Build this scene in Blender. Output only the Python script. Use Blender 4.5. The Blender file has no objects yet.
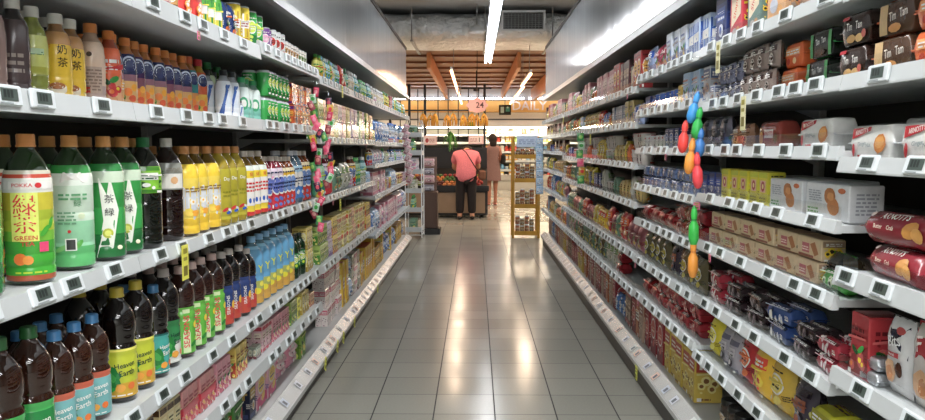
import bpy, bmesh, math, random
from mathutils import Vector, Matrix, Euler
rnd = random.Random(7)
SC = bpy.context.scene
COL = SC.collection
# ---------------------------------------------------------------- camera, world, exposure
EYE = 1.303
cam_d = bpy.data.cameras.new('camera'); cam = bpy.data.objects.new('camera', cam_d); COL.objects.link(cam)
cam.location = (0, 0, EYE)
cam.rotation_euler = (math.radians(90 - 4.63), 0, math.radians(0.955))
cam_d.sensor_width = 36; cam_d.lens = 30.04; cam_d.clip_start = 0.05; cam_d.clip_end = 100
SC.camera = cam
w = bpy.data.worlds.new('world'); SC.world = w; w.use_nodes = True
w.node_tree.nodes['Background'].inputs[0].default_value = (0.5, 0.52, 0.55, 1)
w.node_tree.nodes['Background'].inputs[1].default_value = 0.3
SC.view_settings.view_transform = 'Standard'; SC.view_settings.look = 'None'
SC.view_settings.gamma = 1; SC.view_settings.use_curve_mapping = False
SC.view_settings.exposure = 0.08
SC.cycles.max_bounces = 8; SC.cycles.diffuse_bounces = 4; SC.cycles.glossy_bounces = 3
SC.cycles.transmission_bounces = 5; SC.cycles.transparent_max_bounces = 8
SC.cycles.sample_clamp_indirect = 4
SAT, VAL = 0.95, 1.2
TUBE = 12.0        # strip light brightness
WARM = 11.0        # produce hall tubes

def lin(c):
    return c / 12.92 if c <= 0.04045 else ((c + 0.055) / 1.055) ** 2.4
_C = {}
def hx(h):
    if isinstance(h, tuple): return h
    if h not in _C:
        n = NAMES.get(h, h).lstrip('#')
        _C[h] = tuple(lin(int(n[i:i+2], 16) / 255) for i in (0, 2, 4)) + (1.0,)
    return _C[h]
NAMES = dict(white='#e4e2dc', cream='#e0d2a8', red='#c41f22', darkred='#7d1420', orange='#e2711c', yellow='#e8c81e', lime='#b4cc2a',
    green='#2c8c34', darkgreen='#164a20', teal='#2b9c98', blue='#2358b4', navy='#16244f', sky='#7ab4dc', pink='#e07c98', hotpink='#d8386a',
    purple='#5e2c82', brown='#5a3018', tan='#b88a55', black='#101010', grey='#8c8c8c', silver='#b8bcc0', dark='#2a201c', pale='#c9d6b4',
    biscuit='#c98a44', gold='#c49a3c', lilac='#a48cc0', olive='#7c8a30', choc='#3c1e12', tea='#2a120a', peach='#eaa884', mint='#a4d6b8')
# ---------------------------------------------------------------- materials
def new_mat(name):
    m = bpy.data.materials.new(name); m.use_nodes = True
    nt = m.node_tree; return m, nt, nt.nodes['Principled BSDF']
def set_in(b, **k):
    for n, v in k.items():
        n = n.replace('_', ' ')
        if n in b.inputs: b.inputs[n].default_value = v
def add_bump(nt, b, scale, strength, dist=0.002, detail=3, vec='Object', stretch=None):
    tc = nt.nodes.new('ShaderNodeTexCoord'); no = nt.nodes.new('ShaderNodeTexNoise'); bp = nt.nodes.new('ShaderNodeBump')
    no.inputs['Scale'].default_value = scale; no.inputs['Detail'].default_value = detail
    bp.inputs['Strength'].default_value = strength; bp.inputs['Distance'].default_value = dist
    src = tc.outputs[vec]
    if stretch:
        mp = nt.nodes.new('ShaderNodeMapping'); mp.inputs['Scale'].default_value = stretch
        nt.links.new(src, mp.inputs[0]); src = mp.outputs[0]
    nt.links.new(src, no.inputs['Vector']); nt.links.new(no.outputs['Fac'], bp.inputs['Height'])
    nt.links.new(bp.outputs['Normal'], b.inputs['Normal']); return no
def attr_mat(name, rough, bump=None, vary=0.12, **k):
    m, nt, b = new_mat(name)
    a = nt.nodes.new('ShaderNodeAttribute'); a.attribute_name = 'col'
    tc = nt.nodes.new('ShaderNodeTexCoord'); no = nt.nodes.new('ShaderNodeTexNoise'); no.inputs['Scale'].default_value = 60
    nt.links.new(tc.outputs['Object'], no.inputs['Vector'])
    mr = nt.nodes.new('ShaderNodeMapRange'); mr.inputs[3].default_value = 1 - vary; mr.inputs[4].default_value = 1 + vary
    nt.links.new(no.outputs['Fac'], mr.inputs[0])
    mx = nt.nodes.new('ShaderNodeVectorMath'); mx.operation = 'SCALE'
    nt.links.new(a.outputs['Color'], mx.inputs[0]); nt.links.new(mr.outputs[0], mx.inputs['Scale'])
    hs = nt.nodes.new('ShaderNodeHueSaturation'); hs.inputs['Saturation'].default_value = SAT; hs.inputs['Value'].default_value = VAL
    nt.links.new(mx.outputs[0], hs.inputs['Color']); nt.links.new(hs.outputs[0], b.inputs['Base Color'])
    set_in(b, Roughness=rough, **k)
    if bump: add_bump(nt, b, bump[0], bump[1], bump[2])
    return m
def plain(name, col, rough=0.5, vary=0.06, scale=8, bump=None, **k):
    m, nt, b = new_mat(name); c = hx(col)
    tc = nt.nodes.new('ShaderNodeTexCoord'); no = nt.nodes.new('ShaderNodeTexNoise'); no.inputs['Scale'].default_value = scale
    nt.links.new(tc.outputs['Object'], no.inputs['Vector'])
    cr = nt.nodes.new('ShaderNodeValToRGB')
    cr.color_ramp.elements[0].position = .3; cr.color_ramp.elements[1].position = .7
    cr.color_ramp.elements[0].color = tuple(x * (1 - vary) for x in c[:3]) + (1,)
    cr.color_ramp.elements[1].color = tuple(min(1, x * (1 + vary)) for x in c[:3]) + (1,)
    nt.links.new(no.outputs['Fac'], cr.inputs[0]); nt.links.new(cr.outputs[0], b.inputs['Base Color'])
    set_in(b, Roughness=rough, **k)
    if bump: add_bump(nt, b, *bump)
    return m
def emit(name, col, s):
    m, nt, b = new_mat(name)
    set_in(b, Base_Color=(0.8, 0.8, 0.8, 1), Roughness=0.4, Emission_Color=hx(col), Emission_Strength=s)
    return m
def clear_mat(name, tint=(1, 1, 1, 1), gloss=0.16, rough=0.08):
    m = bpy.data.materials.new(name); m.use_nodes = True; nt = m.node_tree; nt.nodes.clear()
    o = nt.nodes.new('ShaderNodeOutputMaterial'); t = nt.nodes.new('ShaderNodeBsdfTransparent'); g = nt.nodes.new('ShaderNodeBsdfGlossy')
    t.inputs[0].default_value = tint; g.inputs['Roughness'].default_value = rough; g.inputs['Color'].default_value = (.9, .93, .95, 1)
    fr = nt.nodes.new('ShaderNodeFresnel'); fr.inputs[0].default_value = 1.45
    ad = nt.nodes.new('ShaderNodeMath'); ad.operation = 'ADD'; ad.inputs[1].default_value = gloss * .35; ad.use_clamp = True
    mx = nt.nodes.new('ShaderNodeMixShader'); nt.links.new(fr.outputs[0], ad.inputs[0])
    ge = nt.nodes.new('ShaderNodeNewGeometry'); iv = nt.nodes.new('ShaderNodeMath'); iv.operation = 'SUBTRACT'; iv.inputs[0].default_value = 1
    ml = nt.nodes.new('ShaderNodeMath'); ml.operation = 'MULTIPLY'; nt.links.new(ge.outputs['Backfacing'], iv.inputs[1]); nt.links.new(iv.outputs[0], ml.inputs[0]); nt.links.new(ad.outputs[0], ml.inputs[1]); nt.links.new(ml.outputs[0], mx.inputs[0])
    nt.links.new(t.outputs[0], mx.inputs[1]); nt.links.new(g.outputs[0], mx.inputs[2]); nt.links.new(mx.outputs[0], o.inputs[0]); return m
MAT = dict(
    card=attr_mat('printed_card', 0.42), gloss=attr_mat('printed_film', 0.22, None, 0.1, Coat_Weight=0.3, Coat_Roughness=0.1),
    wrap=attr_mat('crinkled_wrap', 0.25, (45, 0.35, 0.004), 0.1, Coat_Weight=0.3, Coat_Roughness=0.15),
    foil=attr_mat('printed_foil', 0.28, (55, 0.7, 0.005), 0.1, Metallic=0.7),
    cap=attr_mat('cap_plastic', 0.35, None, 0.05), liquid=attr_mat('bottled_drink', 0.04, None, 0.05, Transmission_Weight=0.35, IOR=1.36, Coat_Weight=1.0, Coat_Roughness=0.03),
    plastic=attr_mat('moulded_plastic', 0.3), cloth=attr_mat('woven_cloth', 0.85, (400, 0.3, 0.001), 0.12),
    skin=attr_mat('skin', 0.5, None, 0.05), leaf=attr_mat('fruit_skin', 0.45, None, 0.2),
    shelf=plain('powder_coated_shelf', '#bfc1bf', 0.38, 0.03, 5), lipm=plain('white_price_rail', '#c6caca', 0.35, 0.03, 9),
    back=plain('dark_back_panel', '#3a3836', 0.7, 0.1, 6), kick=plain('grey_kick_plate', '#45423e', 0.5, 0.1, 6),
    guard=clear_mat('clear_acrylic'), film=clear_mat('clear_film', gloss=.03, rough=.3), steel=plain('galvanised_steel', '#9a9c9c', 0.35, 0.1, 20, None, Metallic=0.8),
    black=plain('black_painted_steel', '#161412', 0.4), rail=plain('canopy_rail_metal', '#a9acab', 0.3, 0.05, 6, None, Metallic=0.3),
    wtube=emit('cool_tube', '#f2f6ff', TUBE), warm=emit('warm_tube', '#ffb47c', WARM),
    fix=plain('white_fixture', '#d8dada', 0.35), woodp=plain('pale_laminate', '#a08468', 0.45, 0.12, 3),
)
def header_mat():
    m, nt, b = new_mat('glossy_white_panel')
    set_in(b, Base_Color=hx('#c8ccce'), Roughness=0.11)
    add_bump(nt, b, 2.2, 0.18, 0.01, 1, 'Object', (1, 3.0, 0.5)); b.inputs['Specular IOR Level'].default_value = .3; return m
MAT['header'] = header_mat()
def floor_mat():
    m, nt, b = new_mat('grey_ceramic_tiles'); N = nt.nodes; L = nt.links
    tc = N.new('ShaderNodeTexCoord'); sp = N.new('ShaderNodeSeparateXYZ'); L.new(tc.outputs['Object'], sp.inputs[0])
    def mth(op, a, bb=None, clamp=False):
        n = N.new('ShaderNodeMath'); n.operation = op; n.use_clamp = clamp
        for i, v in enumerate((a, bb)):
            if v is None: continue
            if hasattr(v, 'is_linked'): L.new(v, n.inputs[i])
            else: n.inputs[i].default_value = v
        return n.outputs[0]
    T = 0.2998
    def line(co, off, half):
        q = mth('DIVIDE', mth('ADD', co, 300 * T - off), T)
        f = mth('FRACT', q); d = mth('MULTIPLY', mth('MINIMUM', f, mth('SUBTRACT', 1.0, f)), T)
        return mth('LESS_THAN', d, half), mth('FLOOR', q)
    lx, ix = line(sp.outputs['X'], 0.097, 0.0032); ly, iy = line(sp.outputs['Y'], 3.69, 0.0026)
    cmb = N.new('ShaderNodeCombineXYZ'); L.new(ix, cmb.inputs[0]); L.new(iy, cmb.inputs[1])
    wn = N.new('ShaderNodeTexWhiteNoise'); L.new(cmb.outputs[0], wn.inputs['Vector'])
    no = N.new('ShaderNodeTexNoise'); no.inputs['Scale'].default_value = 90; L.new(tc.outputs['Object'], no.inputs['Vector'])
    v = mth('ADD', mth('MULTIPLY', wn.outputs['Value'], 0.35), mth('MULTIPLY', no.outputs['Fac'], 0.65))
    cr = N.new('ShaderNodeValToRGB'); cr.color_ramp.elements[0].color = hx('#8f8e85'); cr.color_ramp.elements[1].color = hx('#a1a096')
    L.new(v, cr.inputs[0])
    m1 = N.new('ShaderNodeMix'); m1.data_type = 'RGBA'; L.new(ly, m1.inputs[0]); L.new(cr.outputs[0], m1.inputs[6]); m1.inputs[7].default_value = hx('#484844')
    m2 = N.new('ShaderNodeMix'); m2.data_type = 'RGBA'; L.new(lx, m2.inputs[0]); L.new(m1.outputs[2], m2.inputs[6]); m2.inputs[7].default_value = hx('#2c2c2a')
    L.new(m2.outputs[2], b.inputs['Base Color'])
    g = mth('MAXIMUM', lx, ly)
    L.new(mth('ADD', mth('MULTIPLY', g, 0.5), mth('ADD', 0.17, mth('MULTIPLY', wn.outputs['Value'], 0.06))), b.inputs['Roughness'])
    wn2 = N.new('ShaderNodeVectorMath'); wn2.operation = 'SUBTRACT'; wn2.inputs[1].default_value = (.5, .5, .5); L.new(wn.outputs['Color'], wn2.inputs[0])
    sc = N.new('ShaderNodeVectorMath'); sc.operation = 'SCALE'; sc.inputs['Scale'].default_value = 0.010; L.new(wn2.outputs[0], sc.inputs[0])
    ge = N.new('ShaderNodeNewGeometry'); ad = N.new('ShaderNodeVectorMath'); L.new(ge.outputs['Normal'], ad.inputs[0]); L.new(sc.outputs[0], ad.inputs[1])
    nz = N.new('ShaderNodeVectorMath'); nz.operation = 'NORMALIZE'; L.new(ad.outputs[0], nz.inputs[0]); L.new(nz.outputs[0], b.inputs['Normal'])
    set_in(b, Specular_IOR_Level=0.32); return m
MAT['floor'] = floor_mat()
def planks_mat(name, c0, c1, width, axis, rough=0.5):
    m, nt, b = new_mat(name); N = nt.nodes; L = nt.links
    tc = N.new('ShaderNodeTexCoord'); sp = N.new('ShaderNodeSeparateXYZ'); L.new(tc.outputs['Object'], sp.inputs[0])
    d = N.new('ShaderNodeMath'); d.operation = 'DIVIDE'; d.inputs[1].default_value = width; L.new(sp.outputs[axis], d.inputs[0])
    fl = N.new('ShaderNodeMath'); fl.operation = 'FLOOR'; L.new(d.outputs[0], fl.inputs[0])
    fr = N.new('ShaderNodeMath'); fr.operation = 'FRACT'; L.new(d.outputs[0], fr.inputs[0])
    wn = N.new('ShaderNodeTexWhiteNoise'); wn.noise_dimensions = '1D'; L.new(fl.outputs[0], wn.inputs['W'])
    cr = N.new('ShaderNodeValToRGB'); cr.color_ramp.elements[0].color = hx(c0); cr.color_ramp.elements[1].color = hx(c1); L.new(wn.outputs['Value'], cr.inputs[0])
    lt = N.new('ShaderNodeMath'); lt.operation = 'LESS_THAN'; lt.inputs[1].default_value = 0.12; L.new(fr.outputs[0], lt.inputs[0])
    mx = N.new('ShaderNodeMix'); mx.data_type = 'RGBA'; L.new(lt.outputs[0], mx.inputs[0]); L.new(cr.outputs[0], mx.inputs[6]); mx.inputs[7].default_value = hx('#6c4830')
    L.new(mx.outputs[2], b.inputs['Base Color']); set_in(b, Roughness=rough); return m
MAT['ceilwood'] = planks_mat('orange_wood_slats', '#98704f', '#ac8464', 0.28, 'Y')
MAT['beam'] = plain('orange_timber', '#cc8c58', 0.45, 0.1, 3)
MAT['ceil'] = plain('grey_ceiling', '#a4a4a2', 0.8, 0.05, 2)
MAT['wall'] = plain('painted_wall', '#b8b6ae', 0.7, 0.03, 2)
MAT['duct'] = plain('quilted_silver_insulation', '#e0e4e6', 0.32, 0.08, 5, (11, 1.0, 0.09, 5), Metallic=0.75)
MAT['orangewall'] = plain('orange_lit_fascia', '#f6c070', 0.5, 0.05, 2)
MAT['lettering'] = plain('cut_out_letters', '#f4e6e0', 0.4)

# ---------------------------------------------------------------- mesh builder with colour per face
class MB:
    def __init__(s): s.v = []; s.f = []; s.c = []; s.m = []; s.sm = []
    def add(s, vs, fs, col, mi=0, smooth=False):
        o = len(s.v); s.v += [tuple(x) for x in vs]; c = hx(col) if not isinstance(col, list) else None
        for i, f in enumerate(fs):
            s.f.append(tuple(o + k for k in f)); s.c.append(c if c else hx(col[i])); s.m.append(mi); s.sm.append(smooth)
    def box(s, x0, y0, z0, x1, y1, z1, col, mi=0):
        vs = [(x, y, z) for z in (z0, z1) for y in (y0, y1) for x in (x0, x1)]
        s.add(vs, [(0, 2, 3, 1), (4, 5, 7, 6), (0, 1, 5, 4), (2, 6, 7, 3), (0, 4, 6, 2), (1, 3, 7, 5)], col, mi)
    def cbox(s, w, d, h, b, col, mi=0, z0=0, cx=0, cy=0):
        """box with chamfered upright and top/bottom edges"""
        rings = []
        for z, i in ((z0, b), (z0 + b, 0), (z0 + h - b, 0), (z0 + h, b)):
            W = w / 2 - i; D = d / 2 - i; k = b if i == 0 else b * .6
            rings.append([(cx + x, cy + y, z) for x, y in ((-W + k, -D), (W - k, -D), (W, -D + k), (W, D - k), (W - k, D), (-W + k, D), (-W, D - k), (-W, -D + k))])
        vs = [p for r in rings for p in r]; fs = [tuple(range(7, -1, -1)), tuple(range(24, 32))]
        for r in range(3):
            for i in range(8): fs.append((r * 8 + i, r * 8 + (i + 1) % 8, r * 8 + 8 + (i + 1) % 8, r * 8 + 8 + i))
        s.add(vs, fs, col, mi)
    def lathe(s, prof, n, cols, mi=0, smooth=True, cx=0, cy=0, close=True):
        vs = []; fs = []; cc = []
        for r, z in prof:
            for i in range(n):
                a = 2 * math.pi * i / n; vs.append((cx + r * math.cos(a), cy + r * math.sin(a), z))
        for k in range(len(prof) - 1):
            for i in range(n):
                fs.append((k * n + i, k * n + (i + 1) % n, (k + 1) * n + (i + 1) % n, (k + 1) * n + i))
                cc.append(cols[k] if isinstance(cols, list) else cols)
        s.add(vs, fs, cc, mi, smooth)
        if close:
            m = len(prof) - 1
            s.add([vs[i] for i in range(n)][::-1], [tuple(range(n))], cc[0], mi)
            s.add([vs[m * n + i] for i in range(n)], [tuple(range(n))], cc[-1], mi)
    def tube(s, pts, r, col, n=6, mi=0):
        pts = [Vector(p) for p in pts]; rr = r if isinstance(r, (list, tuple)) else [r] * len(pts); vs = []; fs = []
        for i, p in enumerate(pts):
            t = (pts[min(i + 1, len(pts) - 1)] - pts[max(i - 1, 0)]).normalized()
            u = t.cross(Vector((0, 0, 1))) if abs(t.z) < .9 else t.cross(Vector((1, 0, 0)))
            u.normalize(); v = t.cross(u)
            for k in range(n):
                a = 2 * math.pi * k / n; vs.append(p + (u * math.cos(a) + v * math.sin(a)) * rr[i])
        for i in range(len(pts) - 1):
            for k in range(n): fs.append((i * n + k, i * n + (k + 1) % n, (i + 1) * n + (k + 1) % n, (i + 1) * n + k))
        fs.append(tuple(range(n))); fs.append(tuple((len(pts) - 1) * n + k for k in range(n - 1, -1, -1)))
        s.add(vs, fs, col, mi, True)
    def ell(s, c, r, col, nu=10, nv=7, mi=0, fn=None):
        vs = []; fs = []
        for j in range(nv + 1):
            t = math.pi * j / nv
            for i in range(nu):
                a = 2 * math.pi * i / nu; d = Vector((math.sin(t) * math.cos(a), math.sin(t) * math.sin(a), math.cos(t)))
                if fn: d = fn(d)
                vs.append((c[0] + d.x * r[0], c[1] + d.y * r[1], c[2] + d.z * r[2]))
        for j in range(nv):
            for i in range(nu): fs.append((j * nu + i, (j + 1) * nu + i, (j + 1) * nu + (i + 1) % nu, j * nu + (i + 1) % nu))
        s.add(vs, fs, col, mi, True)
    def mesh(s, name, mats):
        me = bpy.data.meshes.new(name); me.from_pydata(s.v, [], s.f)
        for m in mats: me.materials.append(MAT[m] if isinstance(m, str) else m)
        a = me.attributes.new('col', 'FLOAT_COLOR', 'CORNER'); buf = []
        for f, c in zip(s.f, s.c): buf += list(c) * len(f)
        a.data.foreach_set('color', buf)
        me.polygons.foreach_set('material_index', s.m); me.polygons.foreach_set('use_smooth', s.sm); me.update(); return me
    def obj(s, name, mats, parent=None, loc=None, rz=None):
        return link(name, s.mesh(name, mats if isinstance(mats, (list, tuple)) else [mats]), parent, loc, rz)
def link(name, me, parent=None, loc=None, rz=None):
    o = bpy.data.objects.new(name, me); COL.objects.link(o)
    if parent: o.parent = parent
    if loc is not None: o.location = loc
    if rz is not None: o.rotation_euler = (0, 0, rz)
    return o
def tag(o, label, cat, group=None):
    o['label'] = label; o['category'] = cat
    if group: o['group'] = group
    return o
def thing(name, label, cat, loc=(0, 0, 0), rz=0, group=None):
    return tag(link(name, None, None, loc, rz), label, cat, group)
def struct(o): o['kind'] = 'structure'; return o

# ---------------------------------------------------------------- printed artwork, as flat shapes in (u, v) laid onto a surface
_T = {}
def text_poly(t, bold=False):
    if (t, bold) not in _T:
        cu = bpy.data.curves.new('t', 'FONT'); cu.body = t; cu.size = 1; cu.align_x = 'CENTER'; cu.align_y = 'CENTER'; cu.resolution_u = 2
        cu.offset = 0.012 if bold and ord(t[0]) < 1000 else 0
        ob = bpy.data.objects.new('t', cu); COL.objects.link(ob); dg = bpy.context.evaluated_depsgraph_get()
        me = bpy.data.meshes.new_from_object(ob.evaluated_get(dg)); _T[(t, bold)] = ([(v.co.x, v.co.y) for v in me.vertices], [tuple(p.vertices) for p in me.polygons])
        bpy.data.objects.remove(ob); bpy.data.meshes.remove(me)
    return _T[(t, bold)]
def rect(u0, v0, u1, v1, c, n=6, nv=1):
    vs = [(u0 + (u1 - u0) * i / n, v0 + (v1 - v0) * j / nv) for j in range(nv + 1) for i in range(n + 1)]
    return vs, [(j * (n + 1) + i, j * (n + 1) + i + 1, (j + 1) * (n + 1) + i + 1, (j + 1) * (n + 1) + i) for j in range(nv) for i in range(n)], c
def disc(u, v, ru, rv, c, n=14, ang=0, jit=0, seed=0):
    r = random.Random(seed); vs = [(u, v)]; ca, sa = math.cos(ang), math.sin(ang)
    for q in (.55, 1):
        for i in range(n):
            a = 2 * math.pi * i / n; k = q * (1 + jit * (r.random() - .5)); x, y = ru * k * math.cos(a), rv * k * math.sin(a)
            vs.append((u + x * ca - y * sa, v + x * sa + y * ca))
    fs = [(0, 1 + i, 1 + (i + 1) % n) for i in range(n)] + [(1 + i, 1 + n + i, 1 + n + (i + 1) % n, 1 + (i + 1) % n) for i in range(n)]
    return vs, fs, c
def poly(pts, c):
    cx = sum(p[0] for p in pts) / len(pts); cy = sum(p[1] for p in pts) / len(pts); n = len(pts)
    vs = [(cx, cy)] + [((a + cx) / 2, (b + cy) / 2) for a, b in pts] + list(pts)
    return vs, [(0, 1 + i, 1 + (i + 1) % n) for i in range(n)] + [(1 + i, 1 + n + i, 1 + n + (i + 1) % n, 1 + (i + 1) % n) for i in range(n)], c
def text(t, u, v, size, c, ang=0, sx=1, bold=True):
    vs, fs = text_poly(t, bold); ca, sa = math.cos(ang), math.sin(ang)
    return [(u + (x * sx * ca - y * sa) * size, v + (x * sx * sa + y * ca) * size) for x, y in vs], fs, c
def dashes(u0, v0, u1, v1, c, rows, seed=0):
    r = random.Random(seed); out = []; h = (v1 - v0) / rows
    for j in range(rows):
        u = u0
        while u < u1 - .002:
            L = (u1 - u0) * r.uniform(.12, .4); out.append(rect(u, v0 + j * h, min(u1, u + L), v0 + j * h + h * .5, c, 2)); u += L + (u1 - u0) * .07
    return out
def lay(mb, decals, fn, mi=0, step=0.00018, base=0.0006):
    for i, d in enumerate(decals):
        off = base + i * step; mb.add([fn(u, v, off) for u, v in d[0]], d[1], d[2], mi, False)
def art(style, w, h, pal, seed=0, title=None):
    """packaging artwork for a w x h face; pal = (base, band, accent, dark)"""
    r = random.Random(seed * 31 + 5); b, a, c, k = (list(pal) + ['white', 'red', 'yellow', 'dark'][len(pal):])[:4]; D = []
    W = w * .46
    if style == 'picture':     # title band over a picture of food
        D.append(rect(-w*.49, h*.66, w*.49, h*.94, a))
        D += [text(title, 0, h*.8, min(h*.2, w*1.5/len(title)), 'white')] if title else dashes(-W*.8, h*.72, W*.8, h*.9, 'white', 2, seed)
        for i in range(4):
            u = r.uniform(-W*.6, W*.6); v = r.uniform(h*.15, h*.48); q = min(w, h) * r.uniform(.14, .2)
            D.append(disc(u, v, q, q, c, 12, 0, .15, i + seed)); D.append(disc(u, v, q*.55, q*.5, k, 10, 0, .2, i))
        D += dashes(-W*.8, h*.04, W*.2, h*.12, k, 1, seed + 1)
    elif style == 'oval':
        D.append(rect(-w*.49, 0, w*.49, h*.3, a)); D.append(disc(0, h*.58, w*.4, h*.24, 'white' if b != 'white' else a, 16))
        D.append(disc(0, h*.58, w*.35, h*.2, c, 16))
        D += [text(title, 0, h*.58, min(h*.2, w*1.1/len(title)), k)] if title else dashes(-w*.24, h*.5, w*.24, h*.68, k, 2, seed)
        for i in range(3): D.append(disc(r.uniform(-W, W)*.8, r.uniform(.08, .28)*h, w*.12, w*.12, c, 10, 0, .1, i))
        D += dashes(-W*.8, h*.88, W*.8, h*.95, k, 1, seed)
    elif style == 'fruit':
        D.append(poly([(-w*.49, 0), (w*.49, 0), (w*.49, h*.55), (0, h*.42), (-w*.49, h*.3)], a))
        for i in range(5):
            u = r.uniform(-W, W)*.75; v = r.uniform(h*.08, h*.42); q = min(w, h)*r.uniform(.13, .2)
            D.append(disc(u, v, q, q, c, 12, 0, .1, i)); D.append(disc(u - q*.2, v + q*.2, q*.5, q*.5, r.choice(['yellow', 'orange', c]), 9))
        D.append(disc(W*.3, h*.46, w*.22, h*.05, 'green', 8, .6)); D.append(disc(-W*.4, h*.42, w*.2, h*.05, 'darkgreen', 8, -.5))
        D += [text(title, 0, h*.72, min(h*.22, w*1.4/len(title)), k)] if title else dashes(-W*.85, h*.62, W*.7, h*.86, k, 2, seed)
    elif style == 'stripe':
        for i in range(3): D.append(rect(-w*.49 + w*.33*i, h*.1, -w*.49 + w*(.33*i + .14), h*.9, [a, c, a][i], 2))
        D.append(rect(-w*.4, h*.4, w*.4, h*.66, 'white' if b != 'white' else k)); D += dashes(-w*.33, h*.45, w*.33, h*.62, a if b == 'white' else k, 2, seed)
        D += dashes(-W*.8, h*.03, W*.8, h*.08, k, 1, seed)
    else:  # 'panel'
        D.append(rect(-w*.49, h*.84, w*.49, h*.99, a)); D.append(rect(-w*.49, h*.02, w*.49, h*.14, a)); D.append(rect(-w*.38, h*.5, w*.38, h*.76, c))
        D += [text(title, 0, h*.63, min(h*.2, w*1.2/len(title)), k)] if title else dashes(-w*.3, h*.53, w*.3, h*.73, k, 2, seed)
        D.append(disc(r.uniform(-.2, .2)*w, h*.31, w*.2, h*.13, k, 12, 0, .2, seed)); D.append(disc(0, h*.31, w*.12, h*.08, c, 10))
    q = r.choice([-1, 1])
    for i in range(3): D.append(disc(q * W * r.uniform(.3, .95), h * r.uniform(.05, .95), w * r.uniform(.03, .07), w * r.uniform(.03, .07), r.choice([a, c, k, 'white']), 8, 0, .4, i))
    D += dashes(-q * W * .95 if q < 0 else -W * .95, h * .30, (-q * W * .95 if q < 0 else -W * .95) + w * .16, h * .44, k, 3, seed + 3)
    D.append(rect(q * w * .28, h * .02, q * w * .46, h * .10, 'white', 2)) if q > 0 else D.append(rect(-w * .46, h * .02, -w * .28, h * .10, 'white', 2))
    D.append(poly([(-w*.49, h*.6), (-w*.49, h*.64), (w*.49, h*(.66 + .1 * r.random())), (w*.49, h*.64)], c))
    return D
# ---------------------------------------------------------------- kinds of goods: each is built once, then copied
class Kind:
    def __init__(s, key, name, cat, look, w, d, h): s.key = key; s.name = name; s.cat = cat; s.look = look; s.w = w; s.d = d; s.h = h; s.parts = []; s.done = None
    def part(s, pname, mats): mb = MB(); s.parts.append((pname, mb, mats)); return mb
    def finish(s):
        if s.done: return s
        s.single = len(s.parts) == 1
        if s.single: s.lod = s.parts[0][1].mesh(s.name, s.parts[0][2])
        else:
            s.pm = [(n, mb.mesh(n, mats)) for n, mb, mats in s.parts]
            al = MB(); ml = []
            for n, mb, mats in s.parts:
                o = len(al.v); al.v += mb.v; al.f += [tuple(k + o for k in f) for f in mb.f]; al.c += mb.c; al.m += [k + len(ml) for k in mb.m]; al.sm += mb.sm; ml += mats
            s.lod = al.mesh(s.name, ml)
        s.done = True; return s
KINDS = {}
def reg(k): KINDS[k.key] = k; return k
PROF = {
 'tea': [(0,.78),(.012,.93),(.04,1),(.11,1),(.122,.955),(.134,1),(.20,1),(.206,.98),(.212,1),(.42,1),(.43,.97),(.44,1),(.66,1),(.70,.985),(.76,.90),(.82,.72),(.87,.48),(.90,.35),(.925,.34)],
 'herb': [(0,.78),(.015,.94),(.05,1),(.40,1),(.42,.95),(.44,1),(.49,1),(.51,.90),(.53,.90),(.55,.97),(.58,.93),(.61,1),(.70,1),(.77,.92),(.83,.72),(.88,.46),(.91,.34),(.93,.33)],
 'small': [(0,.78),(.02,.95),(.06,1),(.16,1),(.18,.93),(.20,1),(.30,1),(.32,.96),(.34,1),(.62,1),(.66,.95),(.72,.93),(.78,.80),(.83,.58),(.87,.47),(.90,.46)],
 'slim': [(0,.8),(.02,.95),(.06,1),(.45,1),(.5,.86),(.56,.84),(.62,.95),(.7,.95),(.78,.75),(.86,.45),(.9,.42)],
}
def prof_r(p, z, H, R):
    q = PROF[p]; f = z / H
    for i in range(len(q) - 1):
        if q[i][0] <= f <= q[i+1][0]:
            t = (f - q[i][0]) / (q[i+1][0] - q[i][0]); return R * (q[i][1] + t * (q[i+1][1] - q[i][1]))
    return R * q[-1][1]
def bottle(key, name, look, H, R, liq, cap, lab, bands, dec=None, prof='tea', n=20, cat='bottle', capw=1.0, clear=False, pad=.007):
    k = Kind(key, name, cat, look, 2 * R + pad, 2 * R + .006, H)
    b = k.part('body', ['liquid']); pr = [(R * r, H * z) for z, r in PROF[prof]]; b.lathe(pr, n, liq)
    z0, z1 = lab[0] * H, lab[1] * H
    l = k.part('label', ['gloss']); zs = sorted({z0, z1, *[H * z for z, r in PROF[prof] if z0 < H * z < z1], *[z0 + (z1 - z0) * f for f, c in bands if f < 1]})
    def bandcol(z):
        f = (z - z0) / (z1 - z0)
        for q, c in bands:
            if f <= q: return c
        return bands[-1][1]
    l.lathe([(prof_r(prof, z, H, R) + .0007, z) for z in zs], n, [bandcol((zs[i] + zs[i+1]) / 2) for i in range(len(zs) - 1)], close=False)
    if dec:
        def fn(u, v, off):
            z = z0 + v; r = prof_r(prof, z, H, R) + .0012 + off; a = u / R; return (r * math.sin(a), -r * math.cos(a), z)
        lay(l, dec(2 * R, z1 - z0), fn)
    c = k.part('cap', ['cap']); cr = R * .345 * capw + .002 if prof != 'small' else R * .5; zt = H * PROF[prof][-1][0]
    c.lathe([(cr * 1.06, zt - H*.012), (cr * 1.06, zt), (cr, zt + .001), (cr, H - .003), (cr * .9, H)], 14, cap)
    return reg(k)
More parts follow.
